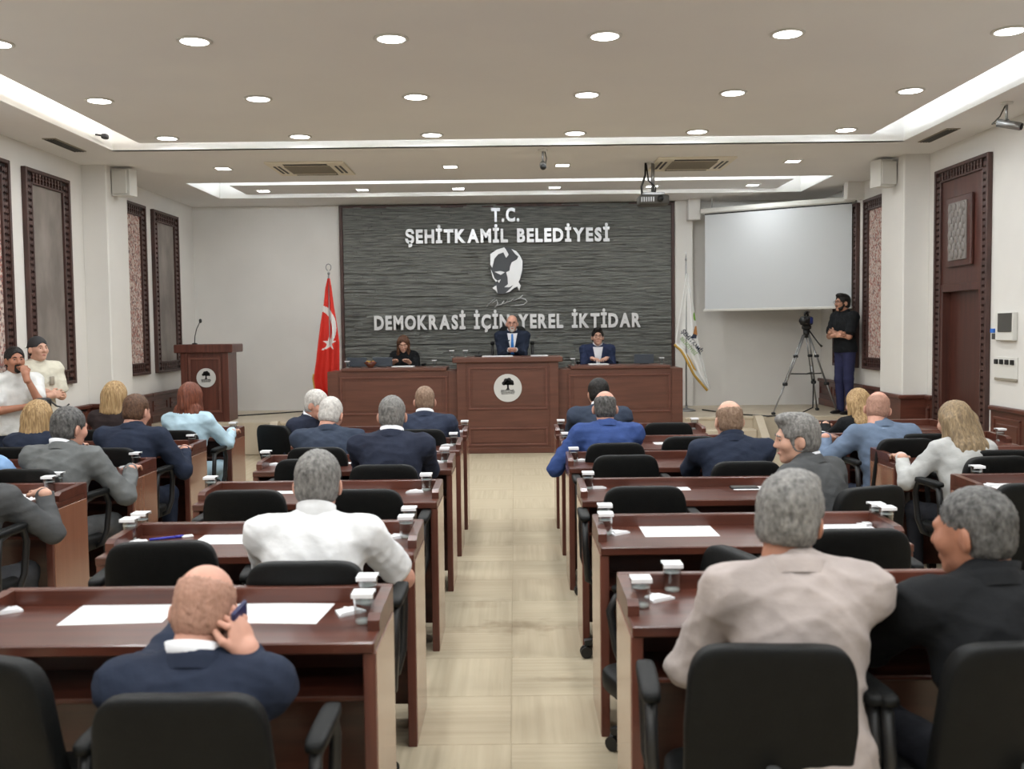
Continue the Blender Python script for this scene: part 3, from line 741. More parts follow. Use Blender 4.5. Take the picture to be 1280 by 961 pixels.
for me, size, (sx, sz), m_ in ((T_FLAG1, .42, (-.075, 1.10), M_NVY), (T_FLAG2, .30, (-.09, 1.0), M_GRN)):
    a = mesh_np(me); k = size/(a[:, 0].max()-a[:, 0].min()); ca, sa = math.cos(-.86), math.sin(-.86)
    X = (a[:, 0]*ca-a[:, 1]*1.15*sa)*k+sx; Z = (a[:, 0]*sa+a[:, 1]*1.15*ca)*k+sz
    zs = np.array([o[0] for o in wh_out]); xl = np.array([o[1] for o in wh_out]); xr = np.array([o[2] for o in wh_out])
    out = []
    for x, z in zip(X, Z):
        aa, bb = np.interp(z, zs[::-1], xl[::-1]), np.interp(z, zs[::-1], xr[::-1]); t = (1.90-z)/1.60
        p = S2((x-aa)/(bb-aa), t); out.append((p[0], p[1]-.006, p[2]))
    set_np(me, np.array(out)); me.materials.clear(); me.materials.append(m_); link('logo_text', me, fr2)

# ------------------------------------------------------------------ tripod with video camera, cable
hub = Vector((3.88, 13.25, 1.46)); feet = [Vector((3.38, 13.0, ZP)), Vector((4.14, 13.62, ZP)), Vector((4.24, 13.08, ZP))]
tr = thing('tripod', 'black and grey video tripod standing on the stage', 'tripod', (3.88, 13.25, ZP)); O = Vector((3.88, 13.25, ZP))
part('head', MB().cyl((0, 0, 1.0), (0, 0, 1.12), .035, .045).superel((0, 0, 1.14), (.06, .045, .03), .5, .5), M_BLACK, tr, True)
part('pan_handle', MB().tube([(.04, .02, 1.10), (.16, -.02, .92), (.2, -.03, .88)], [.009, .009, .015]), M_BLACK, tr, True)
for f in feet:
    l = f-O; a = Vector((l.x*.08, l.y*.08, 1.04)); n = Vector((-l.y, l.x, 0)).normalized()*.018
    lg = part('leg', MB().cyl(a+n, a.lerp(l, .62)+n, .010, n=10).cyl(a-n, a.lerp(l, .62)-n, .010, n=10).cyl(a.lerp(l, .4), l+Vector((0, 0, .02)), .011, n=10), M_CHROME, tr, True)
    part('clamp', MB().superel(a.lerp(l, .27), (.03, .03, .02), .5, .5, 12, 8).superel(a.lerp(l, .62), (.032, .028, .024), .5, .5, 12, 8), M_BLACK, lg, True)
    part('foot', MB().superel(l+Vector((0, 0, .018)), (.028, .028, .018), .6, .8, 12, 8), M_BLACK, lg, True)
ctr = Vector((0, 0, .52))
part('spreader', MB().tube([Vector(((f-O).x*.5, (f-O).y*.5, .53)) for f in (feet[0],)]+[ctr], .008).tube([ctr, Vector(((feet[1]-O).x*.5, (feet[1]-O).y*.5, .53))], .008).tube([ctr, Vector(((feet[2]-O).x*.5, (feet[2]-O).y*.5, .53))], .008), M_BLACK, tr, True)
vc = thing('video_camera', 'black camcorder with blue side panel mounted on the tripod', 'camera', (3.88, 13.25, ZP+1.15), -.5)
part('camera_body', MB().superel((0, 0, .075), (.065, .13, .06), .35, .35), M_BLACK, vc, True)
part('lens_barrel', MB().cyl((0, -.12, .075), (0, -.20, .075), .045, .052, n=20), M_BLACK, vc, True)
part('carry_handle', MB().tube([(0, .09, .13), (0, .08, .17), (0, -.10, .175), (0, -.11, .14)], .014).cyl((.03, -.16, .19), (.03, .02, .19), .014), M_BLACK, vc, True)
part('side_panel', MB().rbox(.062, .075, -.06, .06, .04, .12, .005), mat('camera_blue', rgb(40, 60, 150), .4), vc)
part('viewfinder', MB().cyl((.0, .12, .11), (.0, .18, .125), .022, n=14), M_BLACK, vc, True)
pts = [at(x, y, Z=ZP+.008) for x, y in ((1002, 516), (985, 519), (960, 520), (930, 518), (900, 515), (878, 512))]
up = [(4.02, 13.4, .86), (3.99, 13.3, .66), (3.93, 13.12, .50)]
tag(part('camera_cable', MB().tube(up+[tuple(p) for p in pts], .009, 6), M_BLACK, None, True), 'black cable trailing from the tripod across the right of the stage', 'cable')
pts = [at(x, y, Z=ZP+.008) for x, y in ((290, 520), (320, 518), (350, 516), (380, 514), (400, 514))]
tag(part('floor_cable', MB().tube([tuple(p) for p in pts], .009, 6), M_BLACK, None, True), 'black cable along the stage floor between lectern and red flag', 'cable')

# ------------------------------------------------------------------ desks
DW, DD, ZR, ZT = 1.19, .43, .79, .74        # width, depth, rim and top heights
dk = Kit(); hw = DW/2
dk.add('desk_top', MB().rbox(-hw, hw, -DD, -.03, ZT-.032, ZT, .004), M_WOODX)
dk.add('back_board', MB().rbox(-hw, hw, -.035, 0, ZT-.10, ZR, .004), M_WOODX)
for s_ in (-1, 1):
    x0, x1 = (-hw-.002, -hw+.032) if s_ < 0 else (hw-.032, hw+.002)
    dk.add('side_panel', MB().rbox(x0, x1, -DD+.03, -.012, 0, ZT-.033, .003), M_WOODEND)
    dk.add('panel_edge', MB().rbox(x0+(.001 if s_ < 0 else 0), x1-(.001 if s_ > 0 else 0), -DD+.012, -DD+.032, 0, ZT-.033, .002), M_WOODZ)
    dk.add('side_rim', MB().prism([(-DD+.10, ZT), (-.035, ZT), (-.035, ZR), (-DD+.13, ZR-.006), (-DD+.10, ZR-.02)], x0, x1, 'x'), M_WOODX)
dk.add('modesty_panel', MB().rbox(-hw+.033, hw-.033, -.14, -.12, .06, ZT-.033, .003), M_WOODX)
dk.add('under_shelf', MB().rbox(-hw+.033, hw-.033, -.38, -.14, .56, .575, .003), M_WOODX)
ROWL = {1: 3.05, 2: 4.10, 3: 5.22, 4: 6.34, 5: 7.27, 6: 8.20}
ROWR = {1: 3.165, 2: 4.175, 3: 5.20, 4: 6.34, 5: 7.26, 6: 8.20}
NAMER = {1: 'nearest', 2: 'second', 3: 'third', 4: 'fourth', 5: 'fifth', 6: 'farthest'}
XLD, XRD = -.98, .915            # desk block centres
XWL, XWR = -2.28-hw, 2.28+hw
for k, y in ROWL.items(): dk.spawn('bench_desk', f'dark two-seat desk left of the aisle, {NAMER[k]} row', 'desk', (XLD, y, 0), 0, 'two-seat desks')
for k, y in ROWR.items(): dk.spawn('bench_desk', f'dark two-seat desk right of the aisle, {NAMER[k]} row', 'desk', (XRD, y, 0), 0, 'two-seat desks')
ROWWL = {3: 5.25, 4: 6.28, 5: 7.31, 6: 8.35}; ROWWR = {3: 5.20, 4: 6.38, 5: 7.27, 6: 8.27}
WN = {3: 'nearest one in view', 4: 'second', 5: 'third', 6: 'farthest'}
for k, y in ROWWL.items(): dk.spawn('bench_desk', f'dark two-seat desk of the left wall block, {WN[k]}', 'desk', (XWL, y, 0), 0, 'two-seat desks')
for k, y in ROWWR.items(): dk.spawn('bench_desk', f'dark two-seat desk of the right wall block, {WN[k]}', 'desk', (XWR, y, 0), 0, 'two-seat desks')

# ------------------------------------------------------------------ office chairs
ck = Kit()
def bend(x, y, z): return (x*(1-.10*(z/.21)**2*(1 if z > 0 else .4)), y-.06*(z+.2)/.4+.9*x*x*.35+(.02 if z < -.12 else 0), z)
ck.add('backrest', MB().superel((0, -.185, .655), (.195, .032, .205), .30, .30, 36, 18, bend), M_LEATH, True)
ck.add('back_bracket', MB().tube([(0, -.10, .37), (0, -.22, .39), (0, -.245, .46), (0, -.25, .58)], [.022, .022, .02, .016], 10), M_CHROME, True)
ck.add('seat', MB().superel((0, .02, .395), (.215, .215, .045), .35, .4, 32, 14), M_LEATH, True)
for s_ in (-1, 1):
    a = ck.add('armrest', MB().tube([(s_*.19, -.09, .37), (s_*.25, -.10, .40), (s_*.262, -.12, .56), (s_*.262, -.10, .665), (s_*.262, .0, .682), (s_*.262, .11, .677), (s_*.262, .145, .61), (s_*.258, .12, .46), (s_*.24, .10, .39), (s_*.19, .09, .37)], .016, 10), M_BLACK, True)
    ck.add('arm_pad', MB().superel((s_*.262, .0, .690), (.026, .135, .017), .5, .45, 20, 10), M_LEATH, True, parent=a)
ck.add('gas_column', MB().cyl((0, 0, .08), (0, 0, .22), .027).cyl((0, 0, .20), (0, 0, .36), .018), M_BLACK, True)
ck.add('tilt_mechanism', MB().rbox(-.09, .09, -.12, .10, .335, .36, .008), M_BLACK)
lm = MB().prism([(0, .075), (.26, .062), (.265, .085), (.02, .125), (0, .125)], -.018, .018, 'y').mesh('base_leg', M_BLACK)
cm = MB().cyl((-.022, 0, .028), (-.006, 0, .028), .028, n=14).cyl((.006, 0, .028), (.022, 0, .028), .028, n=14).cyl((0, 0, .03), (0, 0, .075), .008, n=8).rbox(-.006, .006, -.02, .02, .02, .058, .004).mesh('caster', M_BLACK)
for i in range(5):
    t = PI/2+.35+2*PI*i/5
    l = ck.add('base_leg', lm, M_BLACK, loc=(0, 0, 0), rot=(0, 0, t))
    ck.add('caster', cm, M_BLACK, parent=l, loc=(.255, 0, 0), rot=(0, 0, .6+i))
def chair(label, x, y, rz=0.0): return ck.spawn('office_chair', label, 'chair', (x, y, 0), rz, 'black leather office chairs')

# ------------------------------------------------------------------ solid modelling of figures: blended distance fields
def P_rc(a, b, ra, rb, k=.03, sub=False): return ('rc', np.array(a, float), np.array(b, float), ra, rb, k, sub)
def P_el(c, r, R=None, k=.03, sub=False): return ('el', np.array(c, float), np.array(r, float), R, None, k, sub)
def P_bx(c, r, k=.0, sub=True): return ('bx', np.array(c, float), np.array(r, float), None, None, k, sub)
def prim_d(p, q):
    if p[0] == 'rc':
        a, b, ra, rb = p[1:5]; ab = b-a; L2 = max(float(ab@ab), 1e-9)
        t = np.clip(((q-a)@ab)/L2, 0, 1); d = q-a-t[..., None]*ab
        return np.sqrt((d*d).sum(-1))-(ra+(rb-ra)*t)
    if p[0] == 'bx':
        d = np.abs(q-p[1])-p[2]; return np.sqrt((np.maximum(d, 0)**2).sum(-1))+np.minimum(d.max(-1), 0)
    c, r, R = p[1:4]; d = q-c
    if R is not None: d = d@R
    k0 = np.sqrt(((d/r)**2).sum(-1)); k1 = np.sqrt(((d/(r*r))**2).sum(-1))+1e-9
    return k0*(k0-1)/k1
def prim_bb(p):
    if p[0] == 'rc':
        r = max(p[3], p[4]); return np.minimum(p[1], p[2])-r, np.maximum(p[1], p[2])+r
    r = p[2] if (p[0] == 'bx' or p[3] is None) else np.full(3, p[2].max()); return p[1]-r, p[1]+r
def smin(a, b, k):
    if k <= 0: return np.minimum(a, b)
    h = np.maximum(k-np.abs(a-b), 0)/k; return np.minimum(a, b)-h*h*k*.25
def sdf_at(prims, q):
    F = np.full(q.shape[:-1], 9.0)
    for p in prims:
        d = prim_d(p, q); F = np.maximum(F, -d) if p[6] else smin(F, d, p[5])
    return F
def sdf_mesh(prims, h):
    lo = np.min([prim_bb(p)[0] for p in prims if not p[6]], 0)-3*h; hi = np.max([prim_bb(p)[1] for p in prims if not p[6]], 0)+3*h
    n = np.ceil((hi-lo)/h).astype(int)+1
    F = np.full(n, .2, dtype=np.float32); ax = [lo[i]+h*np.arange(n[i]) for i in range(3)]
    for p in prims:
        a, b = prim_bb(p); mg = p[5]+2.5*h
        i0 = np.clip(np.floor((a-mg-lo)/h).astype(int), 0, n); i1 = np.clip(np.ceil((b+mg-lo)/h).astype(int)+1, 0, n)
        if (i1 <= i0).any(): continue
        s = tuple(slice(i0[i], i1[i]) for i in range(3))
        g = np.stack(np.meshgrid(ax[0][s[0]], ax[1][s[1]], ax[2][s[2]], indexing='ij'), -1)
        d = prim_d(p, g)
        F[s] = np.maximum(F[s], -d) if p[6] else smin(F[s], d, p[5])
    ins = F < 0
    m = np.zeros(n-1, int)
    for dx in (0, 1):
        for dy in (0, 1):
            for dz in (0, 1): m += ins[dx:n[0]-1+dx, dy:n[1]-1+dy, dz:n[2]-1+dz]
    act = (m > 0) & (m < 8); idx = np.full(n-1, -1); cells = np.argwhere(act); idx[act] = np.arange(len(cells))
    acc = np.zeros((len(cells), 3)); cnt = np.zeros(len(cells))
    for a in range(3):
        b, c = (a+1) % 3, (a+2) % 3
        for ob in (0, 1):
            for oc in (0, 1):
                o0 = np.zeros(3, int); o0[b] = ob; o0[c] = oc; o1 = o0.copy(); o1[a] = 1
                c0, c1 = cells+o0, cells+o1
                f0 = F[c0[:, 0], c0[:, 1], c0[:, 2]]; f1 = F[c1[:, 0], c1[:, 1], c1[:, 2]]
                x = (f0 < 0) != (f1 < 0); t = np.where(x, f0/np.where(x, f0-f1, 1), 0)
                pt = o0+t[:, None]*(o1-o0); acc += np.where(x[:, None], pt, 0); cnt += x
    V = lo+h*(cells+acc/np.maximum(cnt, 1)[:, None])
    Q = []
    for a in range(3):
        b, c = (a+1) % 3, (a+2) % 3
        sl0 = [slice(None)]*3; sl1 = [slice(None)]*3; sl0[a] = slice(0, -1); sl1[a] = slice(1, None)
        e = np.argwhere(ins[tuple(sl0)] != ins[tuple(sl1)])
        ok = (e[:, b] > 0) & (e[:, c] > 0) & (e[:, b] < n[b]-1) & (e[:, c] < n[c]-1); e = e[ok]
        q = []
        for (ob, oc) in ((-1, -1), (0, -1), (0, 0), (-1, 0)):
            k = e.copy(); k[:, b] += ob; k[:, c] += oc; q.append(idx[k[:, 0], k[:, 1], k[:, 2]])
        q = np.stack(q, 1); fl_ = ~ins[e[:, 0], e[:, 1], e[:, 2]]
        q[fl_] = q[fl_][:, ::-1]; Q.append(q)
    return V, np.concatenate(Q)
def vnormals(V, Q):
    n = np.cross(V[Q[:, 2]]-V[Q[:, 0]], V[Q[:, 3]]-V[Q[:, 1]]); N = np.zeros_like(V)
    for i in range(4): np.add.at(N, Q[:, i], n)
    return N/np.maximum(np.linalg.norm(N, axis=1), 1e-9)[:, None]
def folds(V, Q, amp, seed, freq=34):
    r = np.random.RandomState(seed); N = vnormals(V, Q); d = np.zeros(len(V))
    for i in range(6):
        k = r.normal(size=3)*np.array([.5, .5, 1.0]); k = k/np.linalg.norm(k)*freq*r.uniform(.5, 1.6); k2 = r.normal(size=3)*9
        d += (1-np.abs(np.sin(V@k+r.uniform(0, 6)+1.6*np.sin(V@k2+r.uniform(0, 6)))))**2*r.uniform(.4, 1)
    return V+N*((d-d.mean())*amp)[:, None]
def smooth(V, Q, it=1):
    for _ in range(it):
        A = np.zeros_like(V); C = np.zeros(len(V))
        for i in range(4):
            a, b = Q[:, i], Q[:, (i+1) % 4]
            np.add.at(A, a, V[b]); np.add.at(A, b, V[a]); np.add.at(C, a, 1); np.add.at(C, b, 1)
        V = .5*V+.5*A/np.maximum(C, 1)[:, None]
    return V
def np_mesh(name, V, Q, m, sm=True):
    me = bpy.data.meshes.new(name)
    me.vertices.add(len(V)); me.vertices.foreach_set('co', np.asarray(V, np.float32).ravel())
    me.loops.add(4*len(Q)); me.loops.foreach_set('vertex_index', np.asarray(Q, np.int32).ravel())
    me.polygons.add(len(Q)); me.polygons.foreach_set('loop_start', np.arange(len(Q), dtype=np.int32)*4)
    me.update(calc_edges=True); me.polygons.foreach_set('use_smooth', np.ones(len(Q), bool)); me.materials.append(m); me.update()
    return me
CACHE = {}
# -- head (origin mid-head, facing +y, 0.24 tall)
def head_prims(sex):
    j = 1.0 if sex == 'm' else .9
    p = [P_el((0, -.014, .032), (.0735, .094, .086), k=.03), P_el((0, .022, -.025), (.062*j, .070, .085), k=.04),
         P_el((0, .034, -.078), (.046*j, .048, .036), k=.03), P_el((0, .072, -.100), (.02, .018, .018), k=.025),
         P_rc((-.03, .084, .022), (.03, .084, .022), .012, .012, .02), P_rc((0, .090, .012), (0, .108, -.026), .008, .012, .016),
         P_rc((-.012, .096, -.031), (.012, .096, -.031), .008, .008, .01),
         P_rc((-.017, .086, -.066), (.017, .086, -.066), .0075, .0075, .012),
         P_el((-.04, .066, -.025), (.024, .024, .026), k=.025), P_el((.04, .066, -.025), (.024, .024, .026), k=.025)]
    for s in (-1, 1):
        p.append(P_el((s*.031, .098, .003), (.015, .014, .010), sub=True, k=.004))
        a = s*.6; R = np.array([[math.cos(a), -math.sin(a), 0], [math.sin(a), math.cos(a), 0], [0, 0, 1.0]])
        p.append(P_el((s*.080, -.008, -.014), (.009, .020, .031), R, k=.010))
        p.append(P_el((s*.092, .002, -.012), (.006, .011, .018), sub=True, k=.004))
    p.append(P_rc((0, -.024, -.06), (0, -.050, -.20), .056*j, .064*j, .03))
    return p
def get_head(sex):
    if ('h', sex) not in CACHE: CACHE[('h', sex)] = sdf_mesh(head_prims(sex), .0052)
    return CACHE[('h', sex)]
def hair_prims(style):
    skull = lambda e: [P_el((0, -.014, .032), (.0735+e, .094+e, .086+e), k=.02), P_el((0, -.03, -.03), (.066+e, .068+e, .06), k=.03)]
    face = [P_el((0, .132, -.030), (.100, .085, .125), sub=True), P_bx((0, .135, -.09), (.2, .09, .10))]
    ears = [P_el((s*.09, .004, -.026), (.034, .03, .048), sub=True) for s in (-1, 1)]
    nape = [P_el((0, .03, -.15), (.2, .15, .095), sub=True), P_bx((0, 0, -.2), (.3, .3, .132))]
    if style == 'short': return skull(.011)+face+ears+nape
    if style == 'crop': return skull(.0055)+face+ears+nape
    if style == 'full': return skull(.015)+[P_el((0, .05, .105), (.06, .05, .03), k=.03)]+face+ears+nape
    if style == 'thin': return skull(.0065)+face+ears+nape+[P_el((0, .075, .115), (.06, .085, .06), sub=True)]
    if style == 'fringe': return skull(.0045)+face+ears+nape+[P_el((0, .01, .125), (.085, .115, .105), sub=True)]
    if style == 'cap': return [P_el((0, -.012, .036), (.084, .104, .092), k=.02), P_rc((-.04, -.10, .02), (.04, -.10, .02), .016, .016, .02), P_el((0, -.135, .012), (.06, .055, .008), k=.012),
                               P_bx((0, 0, -.12), (.3, .3, .135)), P_el((0, .10, .03), (.034, .06, .026), sub=True)]
    side = lambda z1, r1: [P_rc((s*.062, -.015, .03), (s*.082, -.005, z1), .034, r1, .03) for s in (-1, 1)]
    if style == 'bob': return skull(.016)+side(-.13, .034)+[P_rc((0, -.07, .02), (0, -.085, -.13), .055, .05, .05), P_rc((-.05, -.06, 0), (-.06, -.07, -.14), .04, .04, .04), P_rc((.05, -.06, 0), (.06, -.07, -.14), .04, .04, .04)]+[P_el((0, .125, -.06), (.062, .11, .125), sub=True)]
    if style == 'bobflip': return skull(.016)+side(-.10, .034)+[P_rc((0, -.07, .02), (0, -.085, -.08), .055, .05, .05)]+[P_rc((x, -.085+abs(x)*.4, -.09), (x*1.35, -.115+abs(x)*.5, -.155), .03, .014, .02) for x in (-.075, -.045, -.015, .02, .05, .08)]+[P_el((0, .125, -.06), (.062, .11, .125), sub=True)]
    if style == 'long': return skull(.014)+side(-.20, .03)+[q for x in (-.07, -.035, 0, .035, .07) for q in (P_rc((x, -.06, .0), (x*1.15, -.135+abs(x)*.3, -.16), .045, .036, .035), P_rc((x*1.15, -.135+abs(x)*.3, -.16), (x*1.3, -.205+abs(x)*.35, -.37-.04*math.cos(x*40)), .036, .022, .03))]+[P_el((0, .125, -.06), (.060, .11, .14), sub=True)]
    if style == 'longfront': return skull(.014)+[P_rc((s*.062, .0, .03), (s*.085, .045, -.27), .034, .028, .03) for s in (-1, 1)]+[P_rc((0, -.07, .02), (0, -.09, -.22), .055, .06, .05)]+[P_el((0, .125, -.05), (.057, .11, .125), sub=True)]
    if style == 'beard': return [P_el((0, .034, -.078), (.052, .056, .044), k=.02), P_rc((-.062, .012, -.03), (-.045, .05, -.09), .014, .02, .02), P_rc((.062, .012, -.03), (.045, .05, -.09), .014, .02, .02), P_rc((-.02, .092, -.05), (.02, .092, -.05), .009, .009, .01),
                                 P_el((0, .10, -.066), (.02, .03, .009), sub=True), P_el((0, .075, -.03), (.046, .05, .022), sub=True), P_bx((0, -.1, -.1), (.2, .09, .2))]
    if style == 'goatee': return [P_el((0, .072, -.098), (.028, .026, .026), k=.02), P_rc((-.024, .088, -.055), (-.024, .08, -.09), .008, .01, .01), P_rc((.024, .088, -.055), (.024, .08, -.09), .008, .01, .01), P_rc((-.02, .093, -.05), (.02, .093, -.05), .008, .008, .01), P_el((0, .10, -.066), (.017, .03, .008), sub=True)]
def get_hair(style):
    if ('hair', style) not in CACHE:
        V, Q = sdf_mesh(hair_prims(style), .0055)
        if style != 'cap':
            N = vnormals(V, Q); th = np.arctan2(V[:, 0], -V[:, 1]-.02)
            lg = style in ('bob', 'long', 'longfront', 'bobflip')
            r_ = np.sin(th*(26 if lg else 34)+3*np.sin(V[:, 2]*(18 if lg else 60)))*.6+np.sin(th*13+V[:, 2]*40)*.5
            V = V+N*(r_*(.0035 if lg else .0007)+(0 if lg else np.random.RandomState(5).normal(0, .0011, len(V))))[:, None]
        CACHE[('hair', style)] = (V, Q)
    return CACHE[('hair', style)]
def get_hand(pose):
    if ('hand', pose) in CACHE: return CACHE[('hand', pose)]
    c = {'relaxed': (14, 24, 18), 'grip': (50, 62, 40), 'flat': (4, 8, 6), 'fist': (72, 85, 50)}[pose]
    p = [P_el((0, .052, 0), (.041, .052, .0155), k=.012), P_el((-.024, .03, -.006), (.02, .034, .014), k=.012), P_rc((-.008, -.05, 0), (-.006, .01, 0), .024, .025, .02), P_rc((.008, -.05, 0), (.006, .01, 0), .024, .025, .02)]
    for i, (x, L) in enumerate(((-.033, .068), (-.011, .077), (.012, .072), (.034, .056))):
        q = np.array([x, .094-(.006 if i in (0, 3) else 0), 0]); ang = 0; fan = (-.10, -.03, .04, .12)[i]
        for sgm, fr in enumerate((.45, .32, .25)):
            ang += math.radians(c[sgm]); d = np.array([math.sin(fan)*math.cos(ang), math.cos(fan)*math.cos(ang), -math.sin(ang)])
            e = q+d*L*fr; r0 = .0092-.0008*sgm; p.append(P_rc(q, e, r0, r0-.0007, .004)); q = e
    b = math.radians(c[0]*.5)
    p += [P_rc((-.030, .022, -.006), (-.056, .058, -.012), .0125, .0108, .008), P_rc((-.056, .058, -.012), (-.060+.02*math.sin(b), .088, -.016-.03*math.sin(b)), .0106, .0085, .004)]
    CACHE[('hand', pose)] = sdf_mesh(p, .0038); return CACHE[('hand', pose)]
def rotm(yaw=0, pitch=0, roll=0):
    """yaw about z (left positive), pitch: nod down positive, roll about y"""
    cy, sy = math.cos(yaw), math.sin(yaw); cp, sp = math.cos(-pitch), math.sin(-pitch); cr, sr = math.cos(roll), math.sin(roll)
    Z = np.array([[cy, -sy, 0], [sy, cy, 0], [0, 0, 1]]); Xm = np.array([[1, 0, 0], [0, cp, -sp], [0, sp, cp]]); Ym = np.array([[cr, 0, sr], [0, 1, 0], [-sr, 0, cr]])
    return Z@Xm@Ym
def ik(s, w, l1, l2, pole):
    d = w-s; L = float(np.linalg.norm(d))
    if L > l1+l2-.004: w = s+d*(l1+l2-.004)/L; d = w-s; L = float(np.linalg.norm(d))
    L = max(L, abs(l1-l2)+.02)
    a = (l1*l1-l2*l2+L*L)/(2*L); hh = math.sqrt(max(l1*l1-a*a, 0)); u = d/L; p = pole-u*(pole@u); p = p/max(np.linalg.norm(p), 1e-6)
    return s+u*a+p*hh, w

def skin(name, c): return mat('skin_'+name, rgb(*c), .48, rgb(*[int(x*.93) for x in c]), (18, 18, 18), .06, (90, 90, 90), spec=.35)
SK = {'fair': skin('fair', (206, 160, 138)), 'mid': skin('mid', (190, 140, 116)), 'tan': skin('tan', (168, 116, 92)), 'pink': skin('pink', (204, 152, 132))}
def cloth(name, c, rough=.85, c2=None): return mat('cloth_'+name, rgb(*c), rough, rgb(*(c2 or [min(255, int(x*1.1+2)) for x in c])), (9, 9, 9), .55, (13, 13, 20), spec=.15)
LONGH = ('blond', 'auburn', 'ash_blond', 'brunette')
def hairm(name, c, c2): return mat('hair_'+name, rgb(*c), .5, rgb(*c2), (75, 75, 40) if not name in LONGH else (110, 110, 8), .25, (150, 150, 60) if not name in LONGH else (140, 140, 16), detail=4, lo=.30, hi=.72, spec=.25)
HR = {'grey': hairm('grey', (84, 82, 80), (140, 137, 133)), 'darkgrey': hairm('darkgrey', (50, 49, 48), (108, 106, 104)), 'white': hairm('white', (170, 165, 160), (214, 210, 204)), 'stub': hairm('stubble', (152, 116, 99), (178, 136, 118)),
      'black': hairm('black', (16, 14, 13), (38, 34, 31)), 'brown': hairm('brown', (66, 46, 34), (104, 76, 58)), 'blond': hairm('blond', (118, 90, 58), (190, 160, 116)), 'auburn': hairm('auburn', (74, 38, 28), (124, 70, 50)),
      'ash': hairm('ash_blond', (104, 88, 70), (160, 138, 106)), 'sandy': hairm('sandy', (112, 88, 72), (150, 126, 106)), 'brunette': hairm('brunette', (44, 28, 22), (112, 76, 54))}
M_EYE = mat('eye_white', rgb(215, 210, 205), .2); M_IRIS = mat('eye_dark', rgb(36, 24, 18), .2); M_LIP = mat('lips', rgb(168, 92, 82), .45); M_SHOE = mat('black_shoe', rgb(20, 19, 19), .35)

